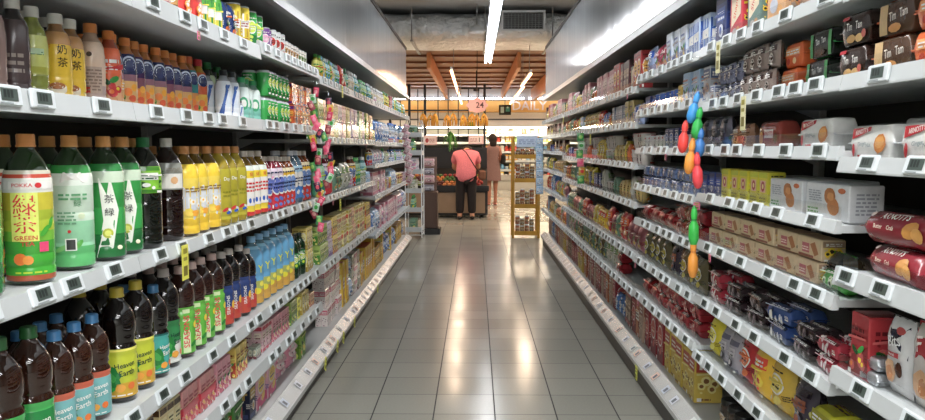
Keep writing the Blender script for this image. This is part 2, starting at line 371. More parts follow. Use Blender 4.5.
def carton(key, name, look, w, d, h, pal, style, cat='box', title=None, seed=0, dec=None, mat='card', pad=.006, side=None, bev=.003):
    k = Kind(key, name, cat, look, w + pad, d, h); m = k.part('box', [mat]); m.cbox(w, d, h, bev, pal[0])
    D = dec(w * .96, h * .96) if dec else art(style, w * .97, h * .96, pal, seed, title)
    lay(m, D, lambda u, v, o: (u, -d / 2 - o, v + h * .02))
    S = side(d * .9, h * .96) if side else art(style, d * .9, h * .96, pal, seed + 1, None)
    lay(m, S, lambda u, v, o: (w / 2 + o, u, v + h * .02)); lay(m, S, lambda u, v, o: (-w / 2 - o, -u, v + h * .02))
    m.add([(-w*.44, -d*.44, h + .0006), (w*.44, -d*.44, h + .0006), (w*.44, d*.44, h + .0006), (-w*.44, d*.44, h + .0006)], [(0, 1, 2, 3)], pal[1] if len(pal) > 1 else pal[0])
    return reg(k)
def pouch(key, name, look, w, t, h, pal, style, cat='bag', title=None, seed=0, dec=None, mat='wrap', crimp=.07, pad=.004, lean=0):
    k = Kind(key, name, cat, look, w + pad, t, h); m = k.part('bag', [mat]); r = random.Random(seed + 77); nu, nv = 10, 12
    ph = [r.uniform(0, 6.3) for _ in range(6)]
    def th(u, v):
        a = abs(2 * u / w); b = abs(2 * v / h - 1)
        if b > 1 - crimp: return .0012 + .0012 * math.sin(u * 900)
        q = (1 - min(1, a) ** 3) ** .6 * (1 - (b / (1 - crimp)) ** 4) ** .55
        return .0012 + (t / 2 - .0012) * q * (1 + .06 * math.sin(u * 90 + ph[0]) * math.sin(v * 70 + ph[1]) + .04 * math.sin(v * 160 + ph[2]))
    def wid(v): b = abs(2 * v / h - 1); return 1 + .03 * math.sin(v * 60 + ph[3]) - (.05 if .8 < b < .93 else 0)
    def fn(u, v, o): return (u * wid(v), -th(u, v) - o * 1.5, v)
    def bn(u, v, o): return (u * wid(v), th(u, v) + o * 1.5, v)
    G = [(-w / 2 + w * i / nu, h * j / nv) for j in range(nv + 1) for i in range(nu + 1)]
    F = [(j * (nu + 1) + i, j * (nu + 1) + i + 1, (j + 1) * (nu + 1) + i + 1, (j + 1) * (nu + 1) + i) for j in range(nv) for i in range(nu)]
    m.add([fn(u, v, 0) for u, v in G], F, pal[0], 0, True); m.add([bn(u, v, 0) for u, v in G], [f[::-1] for f in F], pal[0], 0, True)
    D = dec(w * .86, h * .84) if dec else art(style, w * .84, h * .82, pal, seed, title)
    lay(m, D, lambda u, v, o: fn(u, v + h * .08, o * 1.6)); lay(m, D, lambda u, v, o: bn(-u, v + h * .08, o * 1.6))
    m.add([fn(-w*.48, h*(1-crimp*.8), .0006), fn(w*.48, h*(1-crimp*.8), .0006), fn(w*.48, h, .0006), fn(-w*.48, h, .0006)], [(0, 1, 2, 3)], pal[1] if len(pal) > 1 else pal[0])
    return reg(k)
def flow(key, name, look, w, d, h, pal, cat='biscuit pack', title=None, seed=0, dec=None, p=2.0, mat='wrap', pad=.004, ends=None):
    """sealed pack lying on its long side: cross-section rounded, both ends drawn to a crimped fin"""
    k = Kind(key, name, cat, look, w + pad, d, h); m = k.part('pack', [mat]); n = 18; r = random.Random(seed)
    fin = min(.014, w * .09)
    xs = [-w/2, -w/2 + fin, -w/2 + fin * 1.5, -w/2 + fin * 2.2, -w*.2, 0, w*.2, w/2 - fin * 2.2, w/2 - fin * 1.5, w/2 - fin, w/2]
    ks = [(.05, .95), (.06, .95), (.75, .96), (1, 1), (.985, 1), (1, 1), (.98, 1), (1, 1), (.75, .96), (.06, .95), (.05, .95)]
    def sec(a, kz, ky):
        c, s_ = math.cos(a), math.sin(a); return (math.copysign(abs(c) ** (2 / p), c) * d / 2 * ky, h / 2 + math.copysign(abs(s_) ** (2 / p), s_) * h / 2 * kz)
    vs = []; fs = []; cc = []
    for i, x in enumerate(xs):
        for j in range(n): y, z = sec(2 * math.pi * j / n, *ks[i]); vs.append((x + (r.uniform(-.002, .002) if 0 < i < 10 else 0), y, z))
    for i in range(len(xs) - 1):
        for j in range(n):
            fs.append((i * n + j, (i + 1) * n + j, (i + 1) * n + (j + 1) % n, i * n + (j + 1) % n)); cc.append((ends or pal[1]) if i in (0, 9) else pal[0])
    m.add(vs, fs, cc, 0, True); m.add(vs[:n], [tuple(range(n))], pal[0]); m.add(vs[-n:], [tuple(range(n - 1, -1, -1))], pal[0])
    per = (d + h) * .5 * math.pi * .5
    def fn(u, v, o):  # v from 0 (low front) to h*1.2 (over the top)
        a = math.pi + (.42 * math.pi) * 0 - (v / h - .32) * math.pi * .62; y, z = sec(a, 1, 1); q = Vector((0, math.cos(a), math.sin(a)))
        return (u, y + q.y * (o * 1.6 + .0015), z + q.z * (o * 1.6 + .0015))
    def fb(u, v, o):
        q = min(.97, max(-.97, (v / h - .5) * 1.88)); return (u, -d / 2 * (1 - abs(q) ** p) ** (1 / p) - o * 1.6 - .0012, h / 2 + q * h / 2)
    def ft(u, v, o):
        q = (v / h - .5) * 1.7; return (u, q * d / 2, h / 2 + h / 2 * (1 - abs(q) ** p) ** (1 / p) + o * 1.6 + .0012)
    D = dec(w * .78, h) if dec else art('picture', w * .76, h, pal, seed, title)
    lay(m, D, fn if p < 4 else fb)
    if p >= 4: lay(m, [rect(-w*.3, h*.1, w*.3, h*.45, pal[1], 4)] + dashes(-w*.25, h*.5, w*.3, h*.85, pal[3] if len(pal) > 3 else '#8c8080', 2, seed), ft)
    return reg(k)
def can(key, name, look, R, H, pal, style='oval', title=None, seed=0, cat='can', lid='silver', dec=None, jar=False, taper=1.0, n=16, mat='gloss'):
    k = Kind(key, name, cat, look, 2 * R + .008, 2 * R + .006, H); b = k.part('body', [mat])
    if jar: pr = [(R*.92*taper, 0), (R*taper, .004), (R, H*.72), (R*.98, H*.78), (R*.85, H*.84)]
    else: pr = [(R*.9*taper, 0), (R*taper, .004), (R, H*.93), (R*.93, H*.97)]
    b.lathe(pr, n, pal[0])
    z0, z1 = H * .1, H * .88 * (.8 if jar else 1)
    fr = lambda z: R * (taper + (1 - taper) * min(1, z / (H * .9)))
    D = dec(R * 1.7, z1 - z0) if dec else art(style, R * 1.7, z1 - z0, pal, seed, title)
    for s0 in (0, math.pi): lay(b, D, lambda u, v, o: ((fr(z0+v) + o + .0008) * math.sin(u / R + s0), -(fr(z0+v) + o + .0008) * math.cos(u / R + s0), z0 + v))
    l = k.part('lid', ['cap' if jar else 'plastic'])
    if jar: l.lathe([(R*.96, H*.84), (R*.96, H*.985), (R*.9, H)], n, lid)
    else: l.lathe([(R*.95, H*.965), (R*.97, H*.97), (R*.97, H*.995), (R*.9, H)], n, lid)
    return reg(k)
def multi(key, name, look, nx, ny, w, d, h, pals, style, title=None, cat='drink pack', seed=0, mat='gloss', cans=False, band=None, nz=1):
    """several cartons or cans held together in film, one thing to lift"""
    k = Kind(key, name, cat, look, nx * w + .006, ny * d, h * nz); m = k.part('cartons' if not cans else 'cans', [mat, 'plastic'])
    for c in range(nz):
        for i in range(nx):
            for j in range(ny):
                cx = (i - (nx - 1) / 2) * w; cy = (j - (ny - 1) / 2) * d; p = pals[(i + j * 0) % len(pals)]; z = c * h
                if cans:
                    R = w / 2 - .0005; m.lathe([(R*.86, z), (R, z + .006), (R, z + h - .012), (R*.8, z + h - .001)], 12, [p[1], p[0], 'silver'], 0, True, cx, cy)
                    if j == 0 or i in (0, nx - 1): lay(m, art(style, R * 1.6, h * .8, p, seed, title), lambda u, v, o: (cx + (R + o) * math.sin(u / R + (0 if j == 0 else (math.pi/2 if i else -math.pi/2))), cy - (R + o) * math.cos(u / R + (0 if j == 0 else (math.pi/2 if i else -math.pi/2))), z + v + h * .08))
                else:
                    m.cbox(w - .001, d - .001, h, .002, p[0], 0, z, cx, cy)
                    if j == 0: lay(m, art(style, w * .95, h * .95, p, seed, title), lambda u, v, o: (cx + u, cy - d / 2 - o, z + v + h * .02))
                    if i in (0, nx - 1):
                        sg = 1 if i else -1
                        lay(m, art(style, d * .95, h * .95, p, seed + 1, title), lambda u, v, o: (cx + sg * (w / 2 + o), cy + sg * u, z + v + h * .02))
                        if nx == 1: lay(m, art(style, d * .95, h * .95, p, seed + 1, title), lambda u, v, o: (cx + (w / 2 + o), cy + u, z + v + h * .02))
    W, Dp, H = nx * w, ny * d, h * nz
    if band:
        b = k.part('film_band', ['gloss']); q = .0016
        for za, zb in ((H * .36, H * .56),):
            b.box(-W/2 - q, -Dp/2 - q - .0015, za, W/2 + q, -Dp/2 - q + .0005, zb, band); b.box(-W/2 - q, Dp/2 + q - .0005, za, W/2 + q, Dp/2 + q, zb, band)
            b.box(-W/2 - q - .0015, -Dp/2 - q, za, -W/2 - q + .0005, Dp/2 + q, zb, band); b.box(W/2 + q - .0005, -Dp/2 - q, za, W/2 + q + .0015, Dp/2 + q, zb, band)
    return reg(k)
# ---- big drink bottles of the third level
def d_greentea(w, h):
    return [rect(-w*.55, h*.83, w*.55, h*.90, 'white', 8), text('POKKA', -w*.12, h*.865, .011, 'red', 0, 1.1), disc(w*.2, h*.865, .007, .006, 'red', 10),
        rect(-w*.36, h*.36, w*.18, h*.80, '#d9e06a', 5), text('緑', -w*.09, h*.68, .046, 'red'), text('茶', -w*.09, h*.51, .046, 'red'),
        text('GREEN', -w*.08, h*.39, .013, 'red', 0, 1.1), text('TEA', -w*.05, h*.335, .013, 'red', 0, 1.1), rect(w*.17, h*.26, w*.37, h*.35, 'hotpink', 3), disc(-w*.2, h*.2, .013, .013, 'orange', 12), disc(-w*.05, h*.19, .010, .010, '#e8902a', 12),
        disc(w*.3, h*.45, .015, .006, '#3f9c2c', 10, .9), disc(w*.45, h*.52, .014, .005, '#3f9c2c', 10, 1.2)] + dashes(-w*.3, h*.07, w*.3, h*.1, 'lime', 1, 3)
bottle('gt', 'green_tea_bottle', 'big green tea bottle, red characters', .325, .0485, '#16300c', '#c8803a', (.03, .76), [(.05, '#a84a24'), (.36, '#3aa02c'), (.45, '#6cb030'), (.64, '#a4b42c'), (.80, '#c0b42c'), (.93, '#dcdcd4'), (.965, '#b83a1c'), (1, '#c8c4b0')], d_greentea)
def d_jas(w, h):
    return [poly([(-w*.5, h*.8), (-w*.2, h*.93), (w*.2, h*.93), (w*.5, h*.8)], 'white'), text('緑', w*.1, h*.62, .018, '#4a8a5a'), disc(w*.18, h*.5, .008, .008, 'pale'), disc(w*.1, h*.22, .014, .006, '#5aa84c', 8, .9), disc(-w*.3, h*.18, .016, .006, '#7abf6a', 8, .5), disc(-w*.1, h*.35, .004, .004, 'red', 8),
        rect(-w*.2, h*.16, w*.05, h*.28, '#e8e8e0', 3), rect(-w*.17, h*.17, w*.02, h*.27, '#404040', 8)] + dashes(-w*.35, h*.42, w*.05, h*.56, '#6a9a78', 4, 5) + dashes(-w*.3, h*.66, w*.3, h*.74, '#5a9a6a', 2, 6)
bottle('jas', 'green_tea_bottle', 'big pale green jasmine tea bottle', .325, .0485, '#1c3414', '#c88a44', (.03, .78), [(.2, '#58b068'), (.45, '#90c8a0'), (.8, '#c4d6c4'), (.92, '#dfe6dc'), (1, '#2c8a3c')], d_jas)
def d_oolong(w, h):
    return [poly([(-w*.3, 0), (w*.12, h*.1), (w*.3, h*.5), (w*.12, h*.8), (-w*.2, h*.85), (-w*.1, h*.4)], '#e6e8dc'), disc(0, h*.26, .013, .013, '#b8bc3a', 12), disc(0, h*.26, .008, .008, '#dfe070', 10),
        text('茶', w*.05, h*.62, .024, 'black'), text('緑', w*.05, h*.48, .024, 'black'), disc(w*.3, h*.1, .008, .006, '#e8e8c8', 8)]
bottle('ool', 'green_tea_bottle', 'big dark green tea bottle, white swirl', .325, .0485, '#122a0c', '#c88a44', (.03, .78), [(.25, '#1e6a34'), (.8, '#2f9242'), (.92, '#c8d8c0'), (1, '#1f7a34')], d_oolong)
bottle('pandan', 'green_tea_bottle', 'big black tea bottle, lime label', .325, .0485, '#0c120a', '#1c6a38', (.5, .74), [(1, '#7ab82c')], lambda w, h: art('panel', w, h, ('#7ab82c', '#3a7a1c', 'white', 'darkgreen'), 2))
def d_root(w, h): return [rect(-w*.5, h*.05, w*.5, h*.6, '#d8d4cc', 8), disc(w*.15, h*.35, .012, .012, '#cfa070', 10), text('茶', -w*.25, h*.6, .02, '#2a5a34')] + dashes(-w*.1, h*.65, w*.4, h*.85, '#807868', 3, 4)
bottle('root', 'cola_bottle', 'dark root drink bottle, grey label', .325, .0485, '#1c0806', '#c8c4bc', (.5, .76), [(1, '#8a8c84')], d_root)
bottle('dark', 'cola_bottle', 'dark cola bottle, lime band', .325, .0485, '#120806', '#2a6a34', (.5, .74), [(1, '#86a82c')], lambda w, h: art('panel', w, h, ('#86a82c', 'green', 'white', 'darkgreen'), 4))
def d_chrys(w, h):
    return [poly([(-w*.5, h*.74), (0, h*.68), (w*.5, h*.74), (w*.5, h*.28), (0, h*.2), (-w*.5, h*.28)], '#cfd2d8'), disc(-w*.05, h*.46, .011, .009, 'white', 9, 0, .4, 2), disc(w*.2, h*.4, .010, .009, 'white', 9, 0, .4, 3), disc(w*.05, h*.3, .015, .011, '#e8a020', 10, 0, .3, 4), disc(-w*.2, h*.29, .012, .009, '#f0d050', 10, 0, .3, 5), disc(w*.28, h*.28, .011, .01, '#c86a18', 9),
        disc(-w*.05, h*.46, .004, .004, '#e8b020', 8), disc(w*.2, h*.4, .004, .004, '#e8b020', 8), rect(-w*.45, h*.8, w*.45, h*.86, '#d89a18', 6)] + dashes(-w*.3, h*.6, w*.35, h*.68, '#8a6a30', 2, 8) + dashes(-w*.2, h*.5, w*.3, h*.53, '#333', 1, 2) if False else [
        poly([(-w*.5, h*.74), (0, h*.68), (w*.5, h*.74), (w*.5, h*.28), (0, h*.2), (-w*.5, h*.28)], '#cfd2d8'), disc(-w*.05, h*.46, .011, .009, 'white', 9, 0, .4, 2), disc(w*.2, h*.4, .010, .009, 'white', 9, 0, .4, 3), disc(w*.05, h*.3, .015, .011, '#e8a020', 10, 0, .3, 4), disc(-w*.2, h*.29, .012, .009, '#f0d050', 10, 0, .3, 5),
        disc(-w*.05, h*.46, .004, .004, '#e8b020', 8), disc(w*.2, h*.4, .004, .004, '#e8b020', 8)] + dashes(-w*.3, h*.6, w*.35, h*.68, '#8a6a30', 2, 8)
bottle('chrys', 'chrysanthemum_tea_bottle', 'yellow flower tea bottle, grey panel', .30, .046, '#6a5010', '#b87c3c', (.03, .8), [(.22, '#e0b81c'), (.8, '#e8cc4a'), (1, '#e6c422')], d_chrys)
def d_oil(w, h): return [text('Day', 0, h*.8, .018, '#e8e4d8'), disc(-w*.1, h*.2, .014, .006, 'red', 8, .5), disc(w*.15, h*.18, .014, .006, 'white', 8, -.5), disc(w*.05, h*.14, .012, .006, 'blue', 8, .2)] + dashes(-w*.2, h*.45, w*.2, h*.6, '#8c8a20', 2, 2)
bottle('wint', 'winter_melon_tea_bottle', 'clear golden drink bottle, small flag', .30, .045, '#b8a020', '#b87c3c', (.08, .72), [(1, '#b0a428')], d_oil)
def d_ban(w, h): return [rect(-w*.5, 0, w*.5, h*.08, 'red', 8), rect(-w*.35, h*.2, w*.35, h*.75, '#e8e4e0', 6), text('緑', 0, h*.82, .02, 'red'), disc(-w*.1, h*.3, .007, .012, 'blue', 10), disc(w*.15, h*.3, .007, .012, 'blue', 10)] + dashes(-w*.28, h*.48, w*.28, h*.7, 'red', 3, 9)
bottle('ban', 'soy_drink_bottle', 'yellow drink bottle, red script panel', .30, .045, '#806010', '#b8b0a4', (.03, .78), [(.9, '#e6cc28'), (1, '#d8e0d8')], d_ban)
bottle('pinkb', 'fruit_drink_bottle', 'pink and red drink bottle', .29, .042, '#8a1c30', '#b8b0a4', (.03, .78), [(.45, '#c81c34'), (.8, '#e090b4'), (1, '#d8c8d4')], lambda w, h: art('oval', w, h, ('#e090b4', '#c81c34', '#5c6cb4', 'navy'), 3))
bottle('redyel', 'fruit_drink_bottle', 'red and yellow drink bottle', .29, .042, '#8a4010', '#b8b0a4', (.03, .78), [(.4, '#c8281c'), (.9, '#e8b824'), (1, '#e0d4b0')], lambda w, h: art('oval', w, h, ('#e8b824', '#c8281c', '#6a8ac0', 'navy'), 7))
bottle('blub', 'isotonic_drink_bottle', 'blue label drink bottle', .29, .042, '#607c90', '#c8ccd0', (.1, .72), [(.5, '#3a78c0'), (1, '#a8cce0')], lambda w, h: art('oval', w, h, ('#a8cce0', '#3a78c0', 'white', 'navy'), 5))
# ---- herbal tea bottles of the fourth level
def d_he(c): return lambda w, h: [text('Heaven', w*.12, h*.66, .020, 'white' if c != 'y' else '#1c3a30', .12, .9), text('Earth', w*.17, h*.5, .022, 'white' if c != 'y' else '#1c3a30', .12, .9), disc(-w*.3, h*.45, .022, .030, '#1f7a34', 18, .5, .7, 3), disc(-w*.3, h*.45, .012, .018, '#3c9c44', 12, .5, .5, 4), disc(-w*.02, h*.2, .013, .011, '#e09a2a', 10, 0, .2, 4), disc(w*.28, h*.22, .010, .010, '#d86a1c', 10), disc(-w*.3, h*.16, .016, .006, '#2c9c3c', 8, .4)] + dashes(-w*.35, h*.04, w*.3, h*.09, 'white', 1, 5)
bottle('heb', 'herbal_tea_bottle', 'brown tea bottle, blue cap, teal label', .31, .046, '#3a1a0c', '#3a80b8', (.05, .47), [(.86, '#6ca4a4'), (1, '#c0583c')], d_he('b'), 'herb')
bottle('heg', 'herbal_tea_bottle', 'brown tea bottle, green cap and label', .31, .046, '#34180c', '#20602c', (.05, .47), [(.85, '#1f7a3c'), (1, '#3aa04c')], d_he('g'), 'herb')
bottle('hey', 'herbal_tea_bottle', 'black tea bottle, yellow-green label', .31, .046, '#140c0a', '#b8a428', (.05, .48), [(.3, '#c89c24'), (.95, '#b4bc28'), (1, '#e0d860')], d_he('y'), 'herb')
bottle('het', 'herbal_tea_bottle', 'black tea bottle, turquoise label', .31, .046, '#100c0c', '#2f6c98', (.05, .48), [(.95, '#3c9a90'), (1, '#205c58')], d_he('b'), 'herb')
bottle('hew', 'herbal_tea_bottle', 'black tea bottle, white-green label', .31, .046, '#120c0c', '#b4aca8', (.05, .48), [(.5, '#d4d4cc'), (1, '#2c7a44')], d_he('y'), 'herb')
def d_sea(w, h): return [rect(-w*.30, h*.02, -w*.02, h*.96, '#c8d8a8', 4), text('SEASONS', -w*.16, h*.48, .026, '#d01838', math.pi / 2, 1.0), disc(w*.25, h*.6, .012, .012, '#e8c824', 10), disc(w*.3, h*.3, .014, .008, '#cfe060', 8, .7), disc(w*.12, h*.2, .016, .007, '#2a8030', 8, .5)]
bottle('sea', 'iced_tea_bottle', 'brown tea bottle, green label', .30, .045, '#34140c', '#c4a8a0', (.05, .56), [(1, '#5aa838')], d_sea, 'herb')
bottle('seab', 'iced_tea_bottle', 'black tea bottle, blue-red label', .29, .044, '#140c0c', '#b8b0a8', (.05, .56), [(.45, '#b8402c'), (1, '#24386c')], lambda w, h: [text('SEASONS', -w*.1, h*.5, .018, 'white', math.pi / 2), disc(w*.2, h*.5, .012, .016, '#e8b824', 10), disc(w*.1, h*.2, .014, .012, '#b82c28', 10)], 'herb')
bottle('lem', 'barley_drink_bottle', 'large blue lemon drink bottle, yellow letters', .31, .052, '#5c8aa0', '#7cb0d4', (.03, .86), [(.25, '#c8983a'), (.4, '#a8b060'), (.95, '#5c9cc4'), (1, '#8cc4e0')], lambda w, h: [text('E', -w*.16, h*.6, .05, '#d8dc2c'), text('Y', w*.2, h*.6, .05, '#d8dc2c'), disc(0, h*.22, .022, .014, '#e0d42c', 12), disc(w*.25, h*.34, .014, .012, '#e8dc50', 12), disc(-w*.28, h*.3, .014, .012, '#e0cc30', 12)])
bottle('gsoda', 'soda_bottle', 'green soda bottle, dark cap', .28, .042, '#0c3a18', '#20302c', (.25, .6), [(1, '#20883c')], lambda w, h: art('oval', w, h, ('#20883c', '#106028', '#b4cc2a', 'white'), 5), 'herb')
# ---- small bottles of the second and top level
def sb(key, look, liq, cap, bands, dec, H=.235, R=.034, lab=(.06, .78), prof='small', name='drink_bottle'): return bottle(key, name, look, H, R, liq, cap, lab, bands, dec, prof, 16)
sb('s_clear', 'clear ribbed bottle, grey cap', '#6a5448', '#b8b0a8', [(1, '#8a7068')], lambda w, h: dashes(-w*.3, h*.3, w*.3, h*.6, '#c0b0a0', 3, 2), .24)
sb('s_dark', 'dark ribbed bottle, white cap', '#2c2224', '#d8d4cc', [(1, '#4a3c3c')], lambda w, h: dashes(-w*.3, h*.3, w*.3, h*.6, '#8a7c74', 3, 2), .24)
sb('s_lime', 'yellow-green drink bottle, white cap', '#98a040', '#e0dcd4', [(.2, '#a8a840'), (1, '#c0c468')], lambda w, h: [disc(-w*.05, h*.62, .006, .004, 'red')] + dashes(-w*.1, h*.5, w*.35, h*.6, '#4c7a50', 2, 2) + [rect(-w*.2, h*.52, w*.35, h*.66, '#b4cca0', 4)], .235, .034, (.3, .7))
def d_milk(w, h): return [text('奶', w*.18, h*.74, .026, 'black'), text('茶', w*.18, h*.56, .026, 'black'), text('茶', -w*.28, h*.78, .014, 'red'), disc(-w*.02, h*.2, .023, .016, '#e8dcc4', 14), disc(-w*.02, h*.24, .018, .009, '#a8642c', 12)]
sb('s_milk', 'yellow milk tea bottle, white cap', '#a87844', '#e4e0d8', [(.82, '#e2b81c'), (1, '#c08c50')], d_milk, .235, .036, (.03, .8))
sb('s_cream', 'pale milk tea bottle, orange cap', '#c8a890', '#d07c2c', [(.3, '#b8a098'), (1, '#d8bca4')], lambda w, h: [disc(-w*.1, h*.8, .007, .007, '#4a3c34'), rect(-w*.4, h*.18, w*.35, h*.6, '#bca494', 6), rect(-w*.4, h*.18, -w*.1, h*.28, 'red', 2)] + dashes(-w*.36, h*.22, w*.3, h*.58, '#8a7468', 7, 4), .24, .036)
sb('s_org', 'orange fruit bottle, orange cap', '#c84810', '#d87c2c', [(.4, '#c88c58'), (1, '#e05a1c')], lambda w, h: art('fruit', w, h, ('#e05a1c', '#d8a070', 'red', 'white'), 4))
def d_blu(w, h): return [disc(w*.02, h*.82, w*.36, w*.36, '#c8d4e4', 14), disc(w*.02, h*.8, w*.30, w*.32, '#1c2a5c', 14), disc(-w*.1, h*.3, .013, .013, '#e87c1c', 10), disc(w*.2, h*.38, .011, .012, '#e8a024', 10), disc(w*.1, h*.18, .012, .011, '#d8501c', 10), disc(-w*.3, h*.2, .007, .01, '#4c8c30', 8)]
sb('s_blu', 'navy and orange juice bottle, orange cap', '#c87830', '#d87c2c', [(.5, '#d8a868'), (.62, '#8c6070'), (1, '#1a2450')], d_blu)
sb('s_pur', 'purple and orange juice bottle, orange cap', '#b86828', '#d88434', [(.4, '#dc8c28'), (.6, '#7c4a5c'), (1, '#3a1c50')], d_blu)
sb('s_teal', 'teal and orange juice bottle, orange cap', '#c87830', '#d8642c', [(.5, '#d89048'), (1, '#2c7c7c')], d_blu)
sb('s_yel', 'yellow juice bottle, red cap', '#c89820', '#b8242c', [(.5, '#e0b040'), (1, '#c8501c')], d_blu)
sb('s_gt', 'small green tea bottle, green cap', '#40681c', '#1c6c34', [(.3, '#8cb04c'), (1, '#b8c8a0')], lambda w, h: [rect(-w*.3, h*.5, w*.3, h*.8, '#c8c0b0', 5), text('茶', 0, h*.65, .02, '#b8342c')] + dashes(-w*.3, h*.2, w*.3, h*.4, '#3c7c34', 3, 5))
sb('s_wb', 'white and blue drink bottle', '#a8b0b8', '#202428', [(.3, '#d8dce0'), (1, '#c8d0d8')], lambda w, h: [poly([(-w*.4, h*.1), (-w*.1, h*.1), (w*.35, h*.9), (w*.05, h*.9)], '#2c5498')], .2, .032)
sb('s_wg', 'white and mint bottle, green cap', '#90b8a8', '#2c9c5c', [(.4, '#78b8a8'), (1, '#d4e0dc')], lambda w, h: [disc(0, h*.5, w*.3, h*.2, '#3c9c6c'), disc(0, h*.5, w*.18, h*.12, 'white')], .19, .033)
sb('t_amber', 'amber drink bottle, tan label', '#8c5420', '#a8a49c', [(.6, '#c08c48'), (1, '#a86c34')], lambda w, h: art('oval', w, h, ('#c08c48', '#6c4420', 'cream', 'brown'), 2), .21, .035)
sb('t_rose', 'pale rose drink bottle', '#b88c80', '#c8c0b8', [(.5, '#c8a49c'), (1, '#d8c0b8')], lambda w, h: art('oval', w, h, ('#d8c0b8', '#a86468', 'cream', 'brown'), 3), .21, .035)
sb('t_gy', 'green and yellow striped bottle', '#5c8c20', '#2c8c34', [(.5, '#d0c430'), (1, '#4c9c34')], lambda w, h: art('stripe', w, h, ('#d0c430', '#2c8034', '#e8e040', 'white'), 2), .20, .032)
sb('t_yb', 'tall yellow drink bottle, green cap', '#a0a430', '#3c8c3c', [(.4, '#c0bc38'), (1, '#d8d468')], lambda w, h: art('fruit', w, h, ('#d8d468', '#b4a428', 'orange', 'green'), 5), .25, .038)
sb('t_bb', 'pale bottle, light blue cap', '#9cc0cc', '#7cc0e0', [(.4, '#8cb4c4'), (1, '#c8d4b0')], lambda w, h: art('oval', w, h, ('#c8d4b0', '#8cb4c4', 'yellow', 'blue'), 5), .25, .038)
sb('t_gb', 'teal green bottle, bright green cap', '#5ca070', '#3cb44c', [(.5, '#4c9c74'), (1, '#a0ccac')], lambda w, h: art('fruit', w, h, ('#a0ccac', '#3c8c74', 'lime', 'teal'), 6), .24, .036)
sb('t_tb', 'turquoise drink bottle, white cap', '#60a8a8', '#d8dcdc', [(.5, '#5ca4b0'), (1, '#b0d4d8')], lambda w, h: art('fruit', w, h, ('#b0d4d8', '#4c94b0', 'lime', 'teal'), 8), .24, .036)
sb('t_wb', 'white milk bottle, pale label', '#c4c4c0', '#d0d4d0', [(.5, '#b8c4b8'), (1, '#d8d8d0')], lambda w, h: art('oval', w, h, ('#d8d8d0', '#98a8a0', 'cream', 'grey'), 6), .24, .036)
sb('w_clear', 'blue-capped water bottle', '#7898b8', '#2c6cc0', [(.5, '#4c80b8'), (1, '#b8d0e4')], lambda w, h: art('oval', w, h, ('#b8d0e4', '#3c70b8', 'white', 'navy'), 6), .25, .036)
can('c_yel', 'drink_can', 'yellow drink can', .033, .17, ('#dcc42c', '#b89420', '#e8e4d8', '#8c2c1c'), 'stripe', seed=2)
can('c_grn', 'drink_can', 'green soda can', .033, .16, ('#38a44c', '#1c7434', '#c4d84c', 'white'), 'oval', seed=3)
can('c_pur', 'drink_can', 'purple drink can', .03, .125, ('#6c3c84', '#3c2058', '#e0a0c0', 'white'), 'oval', seed=4)
can('c_org', 'drink_can', 'orange and silver drink can', .03, .125, ('#c8ccc8', '#d06024', '#c83020', 'dark'), 'oval', seed=5)
can('c_wr', 'drink_can', 'white and red coffee can', .03, .125, ('#d8d0c4', '#9c2c24', '#c89c60', 'dark'), 'oval', seed=6)
can('c_wg', 'drink_can', 'white and gold soya can', .03, .125, ('#e0dccc', '#b09040', '#7c9c5c', 'dark'), 'oval', seed=7)
pouch('t_red', 'drink_pouch', 'bright red drink pouch', .10, .05, .20, ('#d02c24', '#e0542c', '#e89c3c', 'white'), 'picture', seed=3)
pouch('t_mix', 'drink_pouch', 'navy and orange drink pouch', .09, .05, .19, ('#1c3468', '#2850a0', '#e0702c', 'white'), 'fruit', seed=4)
multi('m_7up', 'can_multipack', 'green soda can pack', 3, 2, .066, .066, .12, [('#2c9c44', '#186c2c', '#c4d84c', 'white')], 'oval', cans=True, cat='drink pack')
multi('m_org', 'juice_multipack', 'orange and purple juice pack', 3, 2, .05, .04, .125, [('#c8501c', '#5c2468', '#e89c3c', 'dark'), ('#4c2060', '#d06020', '#e0a040', 'white')], 'panel', band=None)
# ---- drink cartons
def jm(key, look, p, style='fruit', nx=3, h=.12, band=None, **k): return multi(key, 'juice_multipack', look, nx, 2, .05, .042, h, p if isinstance(p, list) else [p], style, band=band, cat='drink pack', **k)
jm('j_cream', 'cream soy milk pack', ('#d0c090', '#4c3018', '#e0d4a8', '#3c5c24'), 'panel', 3, .13)
jm('j_red', 'pink and red shrink-wrapped drink pack', ('#d89090', '#b82034', '#e0a890', '#a03048'), 'fruit', 3, .13, '#c82c40')
jm('j_pink', 'pink drink carton pack', ('#dc98a4', '#c04c64', '#e8c4c0', '#8c2c40'), 'fruit')
jm('j_yel', 'yellow and red drink carton pack', ('#dcc05c', '#c0482c', '#e8dc7c', '#8c3c20'), 'fruit')
jm('j_grey', 'grey-green drink carton pack', ('#9ca494', '#6c3c44', '#c8c4a8', '#3c4c3c'), 'oval')
jm('j_rose', 'rose and white drink carton pack', ('#dcb8bc', '#b83c50', '#e8d8c8', '#803048'), 'panel')
jm('j_lime', 'lime green drink carton pack', ('#9cb45c', '#4c8430', '#dce08c', '#345c20'), 'fruit')
jm('j_yel2', 'yellow lemon tea carton pack', ('#d8c468', '#a88c2c', '#e8e0a0', '#7c6020'), 'oval')
jm('j_yel3', 'pale yellow drink carton pack, red seal', ('#dcd098', '#b0a040', '#c84c34', '#5c5420'), 'panel')
jm('j_peach', 'peach coloured carton pack', ('#dcac88', '#b86444', '#e8d0a8', '#843c2c'), 'fruit')
jm('j_mint', 'mint and white carton pack', ('#b4ccac', '#5c9060', '#e0e0c0', '#3c6444'), 'panel')
jm('j_lil', 'lilac and white carton pack', ('#c4b4cc', '#7c5490', '#d8d4d8', '#4c2c5c'), 'oval')
